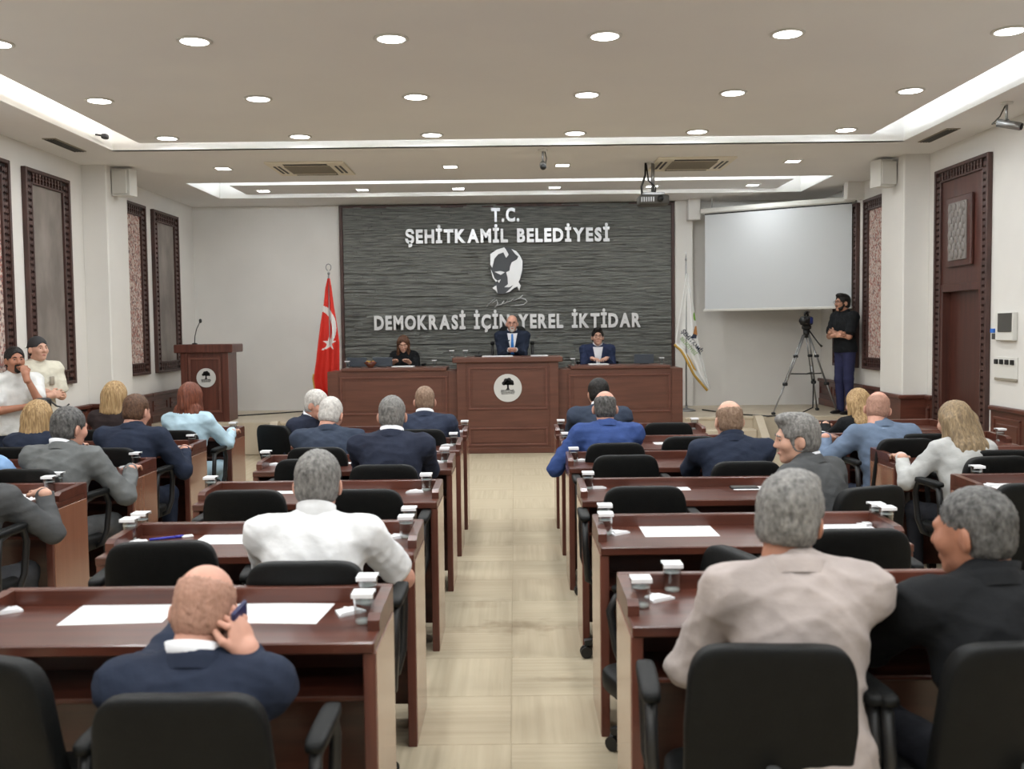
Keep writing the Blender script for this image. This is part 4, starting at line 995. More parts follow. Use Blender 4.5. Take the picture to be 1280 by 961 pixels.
def figure(label, hx, top, Y, facing=0.0, S=.93, sex='m', head=(0, 0, 0), hair=('short', 'grey'), skin_='mid', up=None, low=None, sleeve='long', collar=None, front=None,
           seat=True, hipW=.53, lean=None, hands=None, face=False, cuffs=None, beard=None, glasses=False, fine=.011, near=None, z0=0.0, twist=0, poses=('relaxed', 'relaxed'), poles=None, legs=None, fold=.005, belly=0, group=None, wide=1.07):
    """hx, top: where the head shows (crown) in the photograph, Y: its distance; body faces `facing` (0 = towards the stage)"""
    pw = at(hx, top, Y=Y); ztop = float(pw[2])-z0
    Lt = .475 if sex == 'm' else .45
    hip_l = hipW/S; nkl = .138 if seat else .156
    hy, hp, hr = [math.radians(a) for a in head]
    fem = sex == 'f'
    best = None
    for th in ([math.radians(lean)] if lean is not None else np.radians(np.arange(6, 20, 1.0))):
        eta = th*.6+hp*.35
        zt = hip_l+Lt*(.5*math.cos(.6*th)+.5*math.cos(1.4*th))+nkl*math.cos(eta)+.118
        if not seat: zt = zt+.0
        e = abs(zt*S-ztop)
        if best is None or e < best[0]: best = (e, th, eta, zt)
    _, th, eta, zt = best
    hip_l += ztop/S-zt
    hip = np.array([0, 0, hip_l]); t1, t2 = .6*th, 1.4*th
    u1, v1 = np.array([0, math.sin(t1), math.cos(t1)]), np.array([0, math.cos(t1), -math.sin(t1)])
    u2, v2 = np.array([0, math.sin(t2), math.cos(t2)]), np.array([0, math.cos(t2), -math.sin(t2)])
    mid = hip+u1*Lt*.5; N = mid+u2*Lt*.5
    Hc = N+np.array([0, math.sin(eta), math.cos(eta)])*nkl+np.array([0, .03, 0])
    ex = np.array([1.0, 0, 0])
    R1 = np.stack([ex, v1, u1], 1); R2 = np.stack([ex, v2, u2], 1)
    cf, sf = math.cos(facing), math.sin(facing)
    root = np.array([pw[0]-S*(Hc[0]*cf-Hc[1]*sf), pw[1]-S*(Hc[0]*sf+Hc[1]*cf), z0])
    r = thing('person', label, 'person', root, facing, group)
    toL = lambda p: np.array([(cf*(p[0]-root[0])+sf*(p[1]-root[1]))/S, (-sf*(p[0]-root[0])+cf*(p[1]-root[1]))/S, (p[2]-z0)/S])
    sw = .178*wide if not fem else .150; g = 1.0 if not fem else .9
    shl = [N-u2*.05+ex*s*sw-v2*.005 for s in (-1, 1)]
    HR_ = rotm(hy, hp+eta*.25, hr)
    # arms
    if hands is None: hands = [None, None]
    hd = []
    for i, s in enumerate((-1, 1)):
        W = hands[i]
        if callable(W): W = W(Hc, HR_, toL)
        if W is None:
            if near is not None: W = toL((root[0], near+.17, ZT+.045)); W = np.array([s*.15, max(W[1], .26), W[2]])
            else: W = np.array([s*.10, .30, hip_l+.13])
            dr = None
        else:
            W, dr = (W if isinstance(W, tuple) and len(W) == 2 else (W, None)); W = np.array(W, float)
        pole = np.array([s*.42, -.75, -.75]) if poles is None or poles[i] is None else np.array(poles[i], float)
        e, W = ik(shl[i], W, .285*g, .25*g, pole); hd.append((e, W, dr))
    # legs
    if legs is None:
        if seat: legs = [(hip+np.array([s*.085, .03, -.02]), np.array([s*.13, .43, hip_l-.03]), np.array([s*.13, .40, .09])) for s in (-1, 1)]
        else: legs = [(hip+np.array([s*.085, 0, -.02]), np.array([s*.095, .02, hip_l*.52]), np.array([s*.10, -.01, .08])) for s in (-1, 1)]
    cut = 0.0
    def torso(e, hem=True):
        p = [P_el(hip+u1*.03, (.160*g*wide+e, .118+e+belly*.5, .12+e), R1, .06), P_el(hip+u1*.17+v1*(.01+belly*.4), (.142*g*wide+e, .100+e+belly, .15), R1, .06),
             P_el(mid+u2*.07+v2*.012, (.158*g*wide+e, .104+e+belly*.4, .165), R2, .06), P_el(mid+u2*.13-v2*.025, (.15*g*wide+e, .075+e, .11), R2, .05),
             P_rc(shl[0]+ex*.01, shl[1]-ex*.01, .052*g+e, .052*g+e, .05), P_rc(N-u2*.05, N+u2*.018, .070*g+e, .060*g+e*.5, .04)]
        for i in (0, 1): p.append(P_rc(N-u2*.005, shl[i]+u2*.012, .04*g+e, .045*g+e, .04))
        if fem: p += [P_el(mid+u2*.08+v2*.085+ex*s*.06, (.06+e*.5, .055, .06), R2, .04) for s in (-1, 1)]
        return p
    def arms(e, upto=1.0, up_only=False):
        p = []
        for i in (0, 1):
            el_, W, _ = hd[i]
            if up_only: q = shl[i]+(el_-shl[i])*.72; p.append(P_rc(shl[i], q, .056*g+e, .053*g+e*1.2, .035))
            else:
                p.append(P_rc(shl[i], el_, .055*g+e, .044*g+e, .035)); q = el_+(W-el_)*upto; p.append(P_rc(el_, q, .043*g+e, .030*g+e, .02))
        return p
    def legp(e):
        p = [P_el(hip+np.array([0, .0, -.01]), (.155*g+min(e, .004), .116+min(e, .004), .10+e), None, .05)]
        for a, k_, f in legs: p += [P_rc(a, k_, .080*g+e, .056*g+e, .05), P_rc(k_, f-np.array([0, 0, .025]), .054*g+e, .040*g+e, .03)]
        return p
    bare = sleeve == 'short'
    # body: one mesh (trunk and limbs, head and neck, both hands)
    Vs, Qs, off = [], [], 0
    def addp(V, Q):
        nonlocal off
        Vs.append(V); Qs.append(Q+off); off += len(V)
    addp(*sdf_mesh(torso(-.012)+arms(-.004 if bare else -.012)+legp(-.014)+[P_rc(f-np.array([0, 0, .035]), f+np.array([0, .12, -.058]), .026, .018, .02) for _, _, f in legs], .012 if bare else .022))
    V, Q = get_head(sex); addp(V@HR_.T+Hc, Q)
    for i, s in enumerate((-1, 1)):
        el_, W, dr = hd[i]
        y = (W-el_) if dr is None else np.array(dr[0], float)
        if dr is None and (near is not None or z0 > 0) and abs(W[2]*S-(ZT+.045)) < .05: y = y*np.array([1, 1, 0])
        y = y/np.linalg.norm(y)
        zn = np.array([0, 0, 1.0]) if dr is None or len(dr) < 2 else np.array(dr[1], float)
        zn = zn-y*(zn@y); zn = zn/max(np.linalg.norm(zn), 1e-6); x = np.cross(y, zn)
        V, Q = get_hand(poses[i]); V = V.copy(); V[:, 1] += .012
        if s < 0: V = V*np.array([-1, 1, 1]); Q = Q[:, ::-1]
        addp(V@np.stack([x, y, zn], 0)+W, Q)
    body = link('body', np_mesh('body', np.concatenate(Vs)*S, np.concatenate(Qs), SK[skin_]), r)
    # clothes
    seed = abs(hash(label)) % 9999 if False else sum(map(ord, label)) % 9999
    e = (.010 if seat else .017) if sleeve == 'short' else .014
    pr = torso(e)+(arms(e, up_only=True) if bare else arms(e, .93))
    if seat is False or sleeve == 'long': pr.append(P_el(hip-u1*.05, (.165*g+e, .122+e, .10), R1, .05))
    if not seat: pr.append(P_bx((0, 0, hip_l-.07-.5), (1, 1, .5)))
    V, Q = sdf_mesh(pr, fine); V = smooth(folds(V, Q, fold, seed), Q, 1)
    top_o = link({'long': 'jacket', 'short': 'shirt'}[sleeve], np_mesh('garment', V*S, Q, up), r)
    V, Q = sdf_mesh(legp(.006 if seat else .013), .016); V = folds(V, Q, .002, seed+3)
    link('trousers', np_mesh('trousers', V*S, Q, low or cloth('darktrousers', (34, 35, 40))), r)
    for a, k_, f in legs:
        V, Q = sdf_mesh([P_el(f+np.array([0, .065, -.058]), (.042, .125, .03), None, .02), P_rc(f+np.array([0, 0, .0]), f+np.array([0, .0, -.05]), .042, .04, .03), P_bx(f+np.array([0, 0, -.19]), (.3, .5, .10))], .012)
        link('shoe', np_mesh('shoe', V*S, Q, M_SHOE), r)
    # collar
    if collar is not None:
        mb = MB(); n = 24; c0 = N+u2*.0-v2*.004; nk = (Hc+HR_@np.array([0, -.035, -.10]))-N; nk = nk/np.linalg.norm(nk)
        for j, (rr, hh) in enumerate(((.073, .0), (.073, .03), (.072, .062), (.068, .062), (.065, .0))):
            for i in range(n):
                t = 2*PI*i/n; mb.v.append(tuple((c0+ex*rr*g*math.cos(t)+v2*rr*g*math.sin(t)*1.02+nk*hh*(1 if math.sin(t) < .6 else .75))*S))
        for j in range(4):
            for i in range(n): mb.f.append((j*n+i, j*n+(i+1) % n, (j+1)*n+(i+1) % n, (j+1)*n+i)); mb.m.append(0)
        part('shirt_collar', mb, collar, r, True)
    if sleeve == 'long':
        mb = MB(); n = 24; c0 = N+u2*.010-v2*.008
        for j, (rr, hh) in enumerate(((.090, -.024), (.085, .006), (.080, .024), (.076, .024), (.073, .0))):
            for i in range(n):
                t = 2*PI*i/n; mb.v.append(tuple((c0+ex*rr*g*math.cos(t)*1.04+v2*rr*g*math.sin(t)+u2*(hh-.03*max(0, math.sin(t))))*S))
        for j in range(4):
            for i in range(n): mb.f.append((j*n+i, j*n+(i+1) % n, (j+1)*n+(i+1) % n, (j+1)*n+i)); mb.m.append(0)
        keep = [i for i, f in enumerate(mb.f) if not (front and .60 < ((f[0] % n)+.5)/n*4 < 1.40)]
        mb.f = [mb.f[i] for i in keep]; mb.m = [mb.m[i] for i in keep]
        part('jacket_collar', mb, up, r, True)
    if cuffs is not None:
        for i in (0, 1):
            el_, W, _ = hd[i]; d = (W-el_)/np.linalg.norm(W-el_)
            part('shirt_cuff', MB().cyl((W-d*.035)*S, (W+d*.012)*S, .037*S, .036*S, 18), cuffs, r, True)
    # shirt front, tie or print laid on the chest
    def lay(name, fn, m, d, nu=10, nv=22):
        pt = []; pr2 = torso(e)
        for j in range(nv+1):
            for i in range(nu+1):
                a, b = fn(i/nu, j/nv); base = N+u2*(b)+ex*a; q = base+v2*.32
                for _ in range(26): q = q-v2*float(sdf_at(pr2, q[None])[0])*.85
                pt.append((q+v2*d)*S)
        mb = MB(); mb.v = [tuple(p) for p in pt]
        for j in range(nv):
            for i in range(nu): a = j*(nu+1)+i; mb.f.append((a, a+1, a+nu+2, a+nu+1)); mb.m.append(0)
        o = part(name, mb, m, top_o, True)
        sd = o.modifiers.new('thick', 'SOLIDIFY'); sd.thickness = .003; sd.offset = 0
    if front:
        shirt, tie = front
        lay('shirt_front', lambda a, b: ((a-.5)*2*(.072*(1-b)**.8+.004), .012-.30*b), shirt, .004)
        for s in (-1, 1): lay('lapel', lambda a, b, s=s: (s*((.072*(1-b)**.8+.002)+a*.035*math.sin(PI*min(1, b*1.1+.12))), .012-.30*b), up, .007, 3, 16)
        if tie: lay('tie', lambda a, b: ((a-.5)*2*(.013+.014*b), .004-.29*b), tie, .008, 4, 16)
    # hair and face
    if hair:
        V, Q = get_hair(hair[0]); link('cap' if hair[0] == 'cap' else 'hair', np_mesh('hair', (V@HR_.T+Hc)*S, Q, HR[hair[1]] if hair[1] in HR else hair[1]), r)
    if hair and hair[0] == 'cap':
        V, Q = get_hair('crop'); link('hair', np_mesh('hair', (V@HR_.T+Hc)*S, Q, HR['black']), r)
    if beard:
        V, Q = get_hair(beard[0]); link('beard', np_mesh('beard', (V@HR_.T+Hc)*S, Q, HR[beard[1]]), r)
    if face:
        hp_ = lambda p: tuple((HR_@np.array(p)+Hc)*S)
        for s in (-1, 1):
            ey = part('eye', MB().superel(hp_((s*.031, .0775, .003)), (.0120*S,)*3, 1, 1, 14, 10), M_EYE, r, True)
            part('iris', MB().superel(hp_((s*.031, .0850, .0025)), (.0066*S,)*3, 1, 1, 10, 8), M_IRIS, ey, True)
            part('eyelid', MB().tube([hp_((s*.018, .0905, .009)), hp_((s*.031, .0925, .0125)), hp_((s*.045, .0865, .009))], [.003, .0048, .003], 6), SK[skin_], r, True)
            part('eyebrow', MB().tube([hp_((s*.014, .099, .022)), hp_((s*.030, .098, .027)), hp_((s*.048, .086, .021))], [.003, .0042, .002], 6), HR[beard[1] if beard and beard[1] != 'white' else (hair[1] if hair and hair[1] in HR and hair[1] not in ('blond', 'white', 'stub') else 'brown')], r, True)
        part('lips', MB().tube([hp_((-.021, .089, -.067)), hp_((-.008, .0955, -.065)), hp_((.008, .0955, -.065)), hp_((.021, .089, -.067))], [.002, .0048, .0048, .002], 6), M_LIP, r, True)
    if glasses:
        gl = MB(); hp_ = lambda p: tuple((HR_@np.array(p)+Hc)*S)
        for s in (-1, 1):
            gl.tube([hp_((s*.033+.024*math.cos(t), .108, .002+.018*math.sin(t))) for t in np.linspace(0, 2*PI, 15)], .0018, 5)
            gl.tube([hp_((s*.057, .107, .006)), hp_((s*.078, .06, .008)), hp_((s*.080, -.01, .004))], .0018, 5)
        gl.tube([hp_((-.009, .109, .006)), hp_((.009, .109, .006))], .0018, 5)
        part('spectacles', gl, M_BLACK, r, True)
    return dict(root=r, hd=hd, S=S, Hc=Hc, HR=HR_, body=body, toW=lambda p: np.array([root[0]+S*(cf*p[0]-sf*p[1]), root[1]+S*(sf*p[0]+cf*p[1]), z0+S*p[2]]), hipw=root, N=N, lay=lay, hip_l=hip_l)

# ------------------------------------------------------------------ people
NAVY = cloth('navy', (35, 41, 56)); NAVY2 = cloth('navy_light', (44, 50, 66)); SLATE = cloth('slate_blue', (50, 58, 72)); DSUIT = cloth('charcoal_navy', (38, 42, 56)); GREY = cloth('grey', (96, 98, 98)); GREYD = cloth('grey_dark', (70, 71, 72))
ROYAL = cloth('royal_blue', (50, 69, 116)); TAUPE = cloth('taupe', (156, 146, 142)); BLK = cloth('black', (24, 25, 27)); POLO = cloth('white_polo', (206, 206, 207)); LBLUE = cloth('light_blue', (162, 186, 198)); STEELB = cloth('steel_blue', (94, 108, 128))
LGREY = cloth('pale_grey', (172, 172, 170)); TEE = cloth('white_tee', (204, 204, 202)); CREAM = cloth('cream_tee', (198, 193, 178)); BTEE = cloth('black_tee', (26, 28, 30)); DKBRN = cloth('dark_brown', (44, 36, 36)); INDIGO = cloth('indigo_trousers', (46, 48, 76)); SHIRTB = cloth('shirt_blue', (132, 164, 204)); BLZ = cloth('blue_blazer', (40, 48, 72))
SHW = mat('white_shirt', rgb(232, 232, 236), .7); TIE = mat('blue_tie', rgb(30, 112, 190), .5)
def lower(c, d):
    for ch in c.children:
        if ch.name.split('.')[0] in ('backrest', 'back_bracket', 'seat', 'armrest', 'tilt_mechanism'): ch.location.z -= d
def sit_chair(f, label, back=.0, rz=None, dx=0.0):
    r = f['root']; a = r.rotation_euler[2] if rz is None else rz; c = chair(label, r.location[0]+math.sin(a)*back+dx, r.location[1]-math.cos(a)*back, a)
    c.location[2] = r.location[2]
    return c
nl = lambda k: ROWL[k]-DD
nr = lambda k: ROWR[k]-DD

# left of the aisle
ph = lambda Hc, H, toL: (Hc+H@np.array([.145, -.01, -.115]), ((-.38, .10, .92), (.9, -.45, .2)))
f = figure('bald man in navy suit holding a phone to his right ear', 255, 708, 2.42, 0, .92, head=(-4, 16, 3), hair=('fringe', 'stub'), skin_='pink', up=NAVY, collar=SHW, cuffs=SHW, hands=[None, ph], near=nl(1), poses=('relaxed', 'grip'), poles=[None, (.42, .05, -1)], fine=.009, fold=.004)
BALD = f
k = sit_chair(f, 'black office chair of the bald man on the phone'); k.location = (float(at(223, 872, Y=2.08)[0]), 2.315, 0); lower(k, .055)
hp_w = f['toW'](f['Hc']+f['HR']@np.array([.100, .008, -.05]))
phn = thing('mobile_phone', 'dark blue mobile phone held at the bald man\'s ear', 'phone', hp_w); phn.rotation_euler = (.25, .12, -.2)
part('phone_body', MB().rbox(-.005, .005, -.034, .034, -.07, .07, .004), mat('phone_blue', rgb(36, 42, 84), .3), phn); part('phone_screen', MB().rbox(-.0062, -.005, -.031, .031, -.064, .064, .001), M_BLACK, phn)
f = figure('man in a white polo shirt with grey cropped hair', 397, 565, 3.50, 0, .95, hair=('short', 'grey'), skin_='pink', up=POLO, sleeve='short', collar=POLO, head=(0, 4, 0), near=nl(2), hands=[None, (.12, .40, .84)], poles=[None, (.8, -.4, -.6)], fine=.009, belly=.02)
sit_chair(f, 'black office chair of the man in the white polo', 0, dx=.04)
f = figure('grey-haired man in charcoal suit at the fourth left desk', 490, 495, 5.72, 0, .95, hair=('thin', 'grey'), skin_='pink', up=DSUIT, collar=SHW, near=nl(4))
sit_chair(f, 'black office chair of the man in charcoal suit')
f = figure('white-haired man leaning forward in slate-blue suit', 413, 497, 6.62, 0, .95, head=(-6, 16, 4), hair=('thin', 'white'), skin_='pink', up=SLATE, near=nl(5), lean=24)
sit_chair(f, 'black office chair of the white-haired man')
f = figure('grey-haired man in dark suit turned sideways beside the white-haired man', 396, 488, 7.75, -2.0, .93, head=(0, 8, 0), hair=('short', 'white'), skin_='pink', up=DSUIT, face=True, collar=SHW)
sit_chair(f, 'black office chair of the sideways-turned grey-haired man', rz=-.6)
f = figure('man with short brown hair in navy suit at the farthest left desk', 531, 483, 7.62, 0, .95, hair=('crop', 'sandy'), skin_='pink', up=NAVY2, collar=SHW, near=nl(6))
sit_chair(f, 'black office chair of the brown-haired man in navy')
# right of the aisle
f = figure('grey-haired man in taupe jacket leaning on the nearest right desk', 988, 594, 2.52, -.06, .94, head=(-26, 5, 3), hair=('full', 'grey'), skin_='tan', up=TAUPE, near=nr(1), fine=.009, hands=[(-.16, .40, .87), None], poles=[(-.5, -.45, -.8), None], wide=1.0, fold=.006, low=cloth('taupe_trousers', (110, 104, 100)))
k = sit_chair(f, 'black office chair of the man in taupe jacket'); k.location = (float(at(974, 815, Y=2.2)[0]), 2.435, 0)
f = figure('man with cropped dark hair in a black jacket looking left', 1218, 610, 2.55, .10, .96, head=(38, 3, 0), hair=('crop', 'darkgrey'), skin_='tan', up=BLK, near=nr(1), fine=.009, collar=BLK, fold=.004)
# his chair has a rounder quilted back
k = sit_chair(f, 'black office chair with rounded stitched back under the man in black'); k.location = (float(at(1272, 800, Y=2.2)[0]), 2.435, 0)
f = figure('grey-haired man in grey suit sitting in profile looking left', 996, 519, 4.75, .75, .95, head=(42, 2, 0), hair=('full', 'grey'), skin_='fair', up=GREYD, collar=SHW, face=True, fine=.011)
sit_chair(f, 'black office chair of the profile-turned grey-haired man', rz=.4)
f = figure('balding man in navy suit at the fourth right desk', 911, 501, 5.70, 0, .95, head=(8, 3, 0), hair=('fringe', 'sandy'), skin_='fair', up=NAVY, near=nr(4), collar=NAVY)
sit_chair(f, 'black office chair of the balding man in navy')
f = figure('man in bright blue jacket with his left arm over the desk end', 756, 489, 6.62, .06, .95, hair=('fringe', 'darkgrey'), skin_='pink', up=ROYAL, near=nr(5), hands=[(-.28, .30, .80), None], poles=[(-.7, -.2, -.9), None], head=(-4, 4, 0))
sit_chair(f, 'black office chair of the man in bright blue')
f = figure('dark-haired man in slate suit at the farthest right desk', 748, 474, 7.62, 0, .95, head=(6, 14, 0), hair=('short', 'black'), skin_='mid', up=SLATE, near=nr(6), collar=SHW)
sit_chair(f, 'black office chair of the dark-haired man in slate suit')
# left wall block
nw = lambda k: ROWWL[k]-DD
f = figure('man in grey suit cut by the left picture edge', -34, 548, 4.66, 0, .95, hair=('short', 'grey'), skin_='fair', up=GREYD, near=nw(3), low=cloth('grey_trousers', (66, 67, 70)), hands=[None, (.25, .40, .84)])
sit_chair(f, 'black office chair at the left picture edge')
f = figure('person in light blue shirt half outside the left edge', -34, 524, 5.72, 0, .93, hair=('short', 'brown'), skin_='mid', up=SHIRTB, near=nw(4), hands=[None, (.30, .36, .84)])
sit_chair(f, 'black office chair of the light-blue-shirted person at the edge')
f = figure('grey-haired man in grey suit at the second left wall desk', 86, 510, 5.72, -.12, .97, head=(-22, 5, 0), hair=('short', 'darkgrey'), skin_='pink', up=GREY, collar=SHW, near=nw(4), low=cloth('grey_trousers2', (84, 85, 86)), hands=[None, (.28, .40, .80)], fine=.011)
sit_chair(f, 'black office chair of the grey-suited man on the left')
f = figure('blond woman in dark navy below the standing men', 48, 502, 6.75, 0, .92, 'f', head=(-8, 6, 0), hair=('bob', 'blond'), skin_='fair', up=NAVY, near=nw(5))
sit_chair(f, 'black office chair of the blond woman in navy')
f = figure('man with cropped hair in navy suit bent over his desk', 170, 493, 6.68, -.05, .97, head=(-12, 10, 0), hair=('crop', 'brown'), skin_='pink', up=NAVY, near=nw(5), low=NAVY, hands=[None, (.26, .40, .80)])
sit_chair(f, 'black office chair of the bent man in navy')
f = figure('blond woman in dark brown jacket near the left pillar', 144, 478, 7.75, 0, .92, 'f', head=(-6, 4, 0), hair=('bob', 'blond'), skin_='fair', up=DKBRN, near=nw(6))
sit_chair(f, 'black office chair of the blond woman in brown')
f = figure('auburn-haired woman in light blue jacket in front of the lectern', 238, 480, 7.70, -.05, .94, 'f', head=(-6, 8, 0), hair=('bobflip', 'auburn'), skin_='fair', up=LBLUE, near=nw(6), low=LBLUE, hands=[None, (.26, .38, .84)])
sit_chair(f, 'black office chair of the woman in light blue')
# right wall block
nv_ = lambda k: ROWWR[k]-DD
f = figure('woman with long blond hair beside the man in steel blue', 1072, 487, 7.72, .1, .92, 'f', head=(10, 4, 0), hair=('long', 'blond'), skin_='fair', up=BLK, near=nv_(6))
sit_chair(f, 'black office chair of the woman with long blond hair')
f = figure('bald man in steel-blue jacket with spectacles', 1097, 490, 6.70, .05, .97, head=(-18, 14, 6), hair=('fringe', 'stub'), skin_='pink', up=STEELB, near=nv_(5), glasses=True, hands=[(-.32, .34, .84), None], low=NAVY, belly=.015)
sit_chair(f, 'black office chair of the bald man in steel blue')
f = figure('woman with long ash-blond hair in a pale grey jacket', 1193, 503, 5.78, .12, .94, 'f', head=(14, 5, 0), hair=('long', 'ash'), skin_='fair', up=LGREY, near=nv_(4), hands=[(-.26, .36, .84), None])
sit_chair(f, 'black office chair of the woman in pale grey')
# on the stage
f = figure('woman with long brown hair in black reading at the left rostrum', 504, 420, 13.62, PI, .90, 'f', head=(4, 16, 0), hair=('longfront', 'brunette'), skin_='fair', up=BLK, face=True, z0=ZP, hands=[(-.12, .38, .80), (.14, .38, .80)], lean=12)
sit_chair(f, 'dark chair behind the seated woman on the stage')
f = figure('bald bearded man in navy suit and blue tie at the central rostrum', 640, 394, 13.62, PI, .95, head=(0, 1, 0), hair=None, skin_='pink', up=NAVY, face=True, glasses=True, beard=('goatee', 'white'), collar=SHW, front=(SHW, TIE), cuffs=SHW, z0=ZP, hands=[(-.045, .36, .925), (.045, .36, .925)], lean=8, poses=('grip', 'grip'), hipW=.6)
sit_chair(f, 'high dark chair of the man at the central rostrum').scale = (1.05, 1, 1.40)
f = figure('young dark-haired man in blue blazer at the right rostrum', 747, 411, 13.62, PI, .94, head=(0, -6, 0), hair=('full', 'black'), skin_='fair', up=BLZ, face=True, glasses=True, collar=SHW, front=(SHW, None), z0=ZP, hands=[(-.11, .36, .80), (.11, .36, .80)], lean=10)
sit_chair(f, 'dark chair of the young man on the stage')
# standing
mouth = lambda Hc, H, toL: (Hc+H@np.array([-.045, .15, -.16]), ((.12, -.30, .95), (-.15, .9, .3)))
f = figure('man in white t-shirt holding a camera, hand at his mouth', 18, 434, 8.35, math.radians(-136), .90, head=(0, -2, 0), hair=('short', 'black'), skin_='tan', up=TEE, sleeve='short', face=True, beard=('goatee', 'black'), seat=False, lean=6, hands=[mouth, (-.05, .25, 1.09)], poles=[(-.15, .5, -1), (.8, -.1, -.6)], poses=('fist', 'grip'), low=NAVY, hipW=.8)
cw = f['toW'](np.array(f['hd'][1][1])+np.array([-.10, .10, .03]))
cmr = thing('handheld_camera', 'black photo camera held by the man in white t-shirt', 'camera', cw, .6)
part('camera_body', MB().superel((0, 0, 0), (.06, .035, .042), .35, .35), M_BLACK, cmr, True); part('lens', MB().cyl((0, -.03, 0), (0, -.11, -.01), .03, .034), M_BLACK, cmr, True); part('strap', MB().tube([(.05, 0, .02), (.10, .0, -.03), (.16, -.02, -.05), (.2, 0, -.02)], .007), M_BLACK, cmr, True)
f = figure('young man in cream t-shirt and backwards cap with folded arms', 47, 421, 9.15, math.radians(-128), .93, head=(6, -3, 0), hair=('cap', mat('cap_dark', rgb(48, 48, 50), .8)), skin_='fair', up=CREAM, sleeve='short', face=True, seat=False, lean=3, hands=[((.03, .185, 1.14), ((.9, -.12, .12), (0, .9, .3))), ((-.03, .215, 1.10), ((-.9, -.12, .1), (0, .9, .3)))], poles=[(-1, -.2, -.7), (1, -.2, -.7)], low=cloth('khaki', (120, 112, 98)), hipW=.9)
f['lay']('shirt_print', lambda a, b: (-.115+a*.055, -.11-b*.085), M_VENT, .013, 4, 5)
f = figure('bearded man in black t-shirt with folded arms beside the tripod', 1053, 368, 13.0, math.radians(112), .92, head=(-6, -3, 0), hair=('full', 'black'), skin_='mid', up=BTEE, sleeve='short', face=True, glasses=True, beard=('beard', 'black'), seat=False, lean=3, z0=ZP, hands=[((.03, .185, 1.16), ((.9, -.12, .12), (0, .9, .3))), ((-.03, .215, 1.12), ((-.9, -.12, .1), (0, .9, .3)))], poles=[(-1, -.2, -.7), (1, -.2, -.7)], low=INDIGO, hipW=.9)

# ------------------------------------------------------------------ empty chairs
def empty_chair(label, px, top, y, rz=0.0):
    p = at(px, top, Y=y-.235); chair(label, float(p[0]), y, rz)
empty_chair('empty black chair at the left edge of the nearest row', 4, 790, 2.42, -.32)
empty_chair('empty black chair at the second left desk, beside the polo man', 192, 676, 3.62, .10)
empty_chair('empty black chair on the left at the third left desk', 305, 607, 4.72)
empty_chair('empty black chair on the right at the third left desk', 452, 612, 4.70)
empty_chair('empty black chair at the fourth left desk behind the polo man', 384, 574, 5.80)
empty_chair('empty black chair at the second right desk behind the taupe jacket', 1072, 658, 3.70)
lower(chair('turned black chair whose arm shows beside the nearest right desk', .57, 3.50, 1.9), .10)
empty_chair('empty black chair on the left at the third right desk', 806, 612, 4.70)
empty_chair('empty black chair on the left at the fourth right desk', 782, 564, 5.82)
empty_chair('empty black chair at the fifth right desk beside bright blue jacket', 863, 547, 6.75)
empty_chair('empty black chair at the farthest right desk', 835, 527, 7.72)
empty_chair('empty black chair by the door at the third right wall desk', 1160, 525, 6.75)
empty_chair('empty black chair beside the woman in pale grey', 1252, 544, 5.85)
empty_chair('empty black chair at the right edge, nearest right wall desk', 1296, 632, 4.66)

# ------------------------------------------------------------------ things on the desks
gk = Kit()
gk.add('tumbler', MB().lathe([(.025, .002), (.0265, .006), (.0305, .088)], 20, cap=False), M_GLASS, True)
gk.add('glass_foot', MB().lathe([(.001, 0), (.024, 0), (.025, .004), (.024, .009), (.001, .010)], 18), mat('thick_glass', rgb(205, 208, 205), .15), True)
gk.add('water', MB().lathe([(.001, .0595), (.0282, .0595), (.0282, .061), (.001, .061)], 18), mat('water', rgb(190, 196, 196), .1), True)
gk.add('paper_lid', MB().rbox(-.031, .031, -.031, .031, .0885, .0905, .0008).box(-.031, .031, -.0318, -.031, .078, .0895).box(-.031, .031, .031, .0318, .080, .0895), M_WHITE)
nk = Kit(); nk.add('napkin_fold', MB().prism([(-.045, -.03), (.045, -.02), (.03, .045), (-.03, .035)], 0, .006, 'z'), M_WHITE); nk.add('napkin_layer', MB().prism([(-.04, -.028), (.035, -.018), (.0, .04)], .006, .011, 'z'), M_WHITE)
pk = Kit(); pk.add('sheet', MB().box(-.105, .105, -.1485, .1485, 0, .0012), M_WHITE)
pn = Kit(); pn.add('barrel', MB().cyl((-.065, 0, .006), (.04, 0, .006), .0052, n=10), M_BLUE, True); pn.add('cap', MB().cyl((.035, 0, .006), (.068, 0, .006), .006, n=10), M_BLUE, True); pn.add('pen_card', MB().rbox(.06, .105, -.014, .014, 0, .008, .002), M_WHITE)
def put(kit, name, label, cat, px, py, rz=0, group=None, z=ZT):
    p = at(px, py, Z=z); return kit.spawn(name, label, cat, (p[0], p[1], z), rz, group)
def glass(label, px, py): return put(gk, 'drinking_glass', label, 'glass', px, py, 0, 'covered water glasses')
def napkin(label, px, py, rz=0): return put(nk, 'napkin', label, 'napkin', px, py, rz, 'folded napkins')
def sheet(label, px, py, rz=PI/2): return put(pk, 'paper_sheet', label, 'paper', px, py, rz, 'agenda sheets')
def pen(label, px, py, rz=0): return put(pn, 'pen', label, 'pen', px, py, rz, 'blue pens')
glass('front covered glass at the aisle end of the nearest left desk', 455, 778); glass('rear covered glass at the aisle end of the nearest left desk', 460, 755)
napkin('napkin beside the glasses on the nearest left desk', 437, 766, .6); napkin('napkin at the left picture edge on the nearest left desk', 8, 765, .5)
sheet('white sheet right of the bald man', 346, 766, PI/2-.08); sheet('white sheet left of the bald man', 152, 767, PI/2+.06)
pen('pen behind the sheet right of the bald man', 372, 748); pen('pen behind the sheet left of the bald man', 118, 750)
glass('front covered glass at the aisle end of the second left desk', 508, 672); glass('rear covered glass at the aisle end of the second left desk', 512, 660)
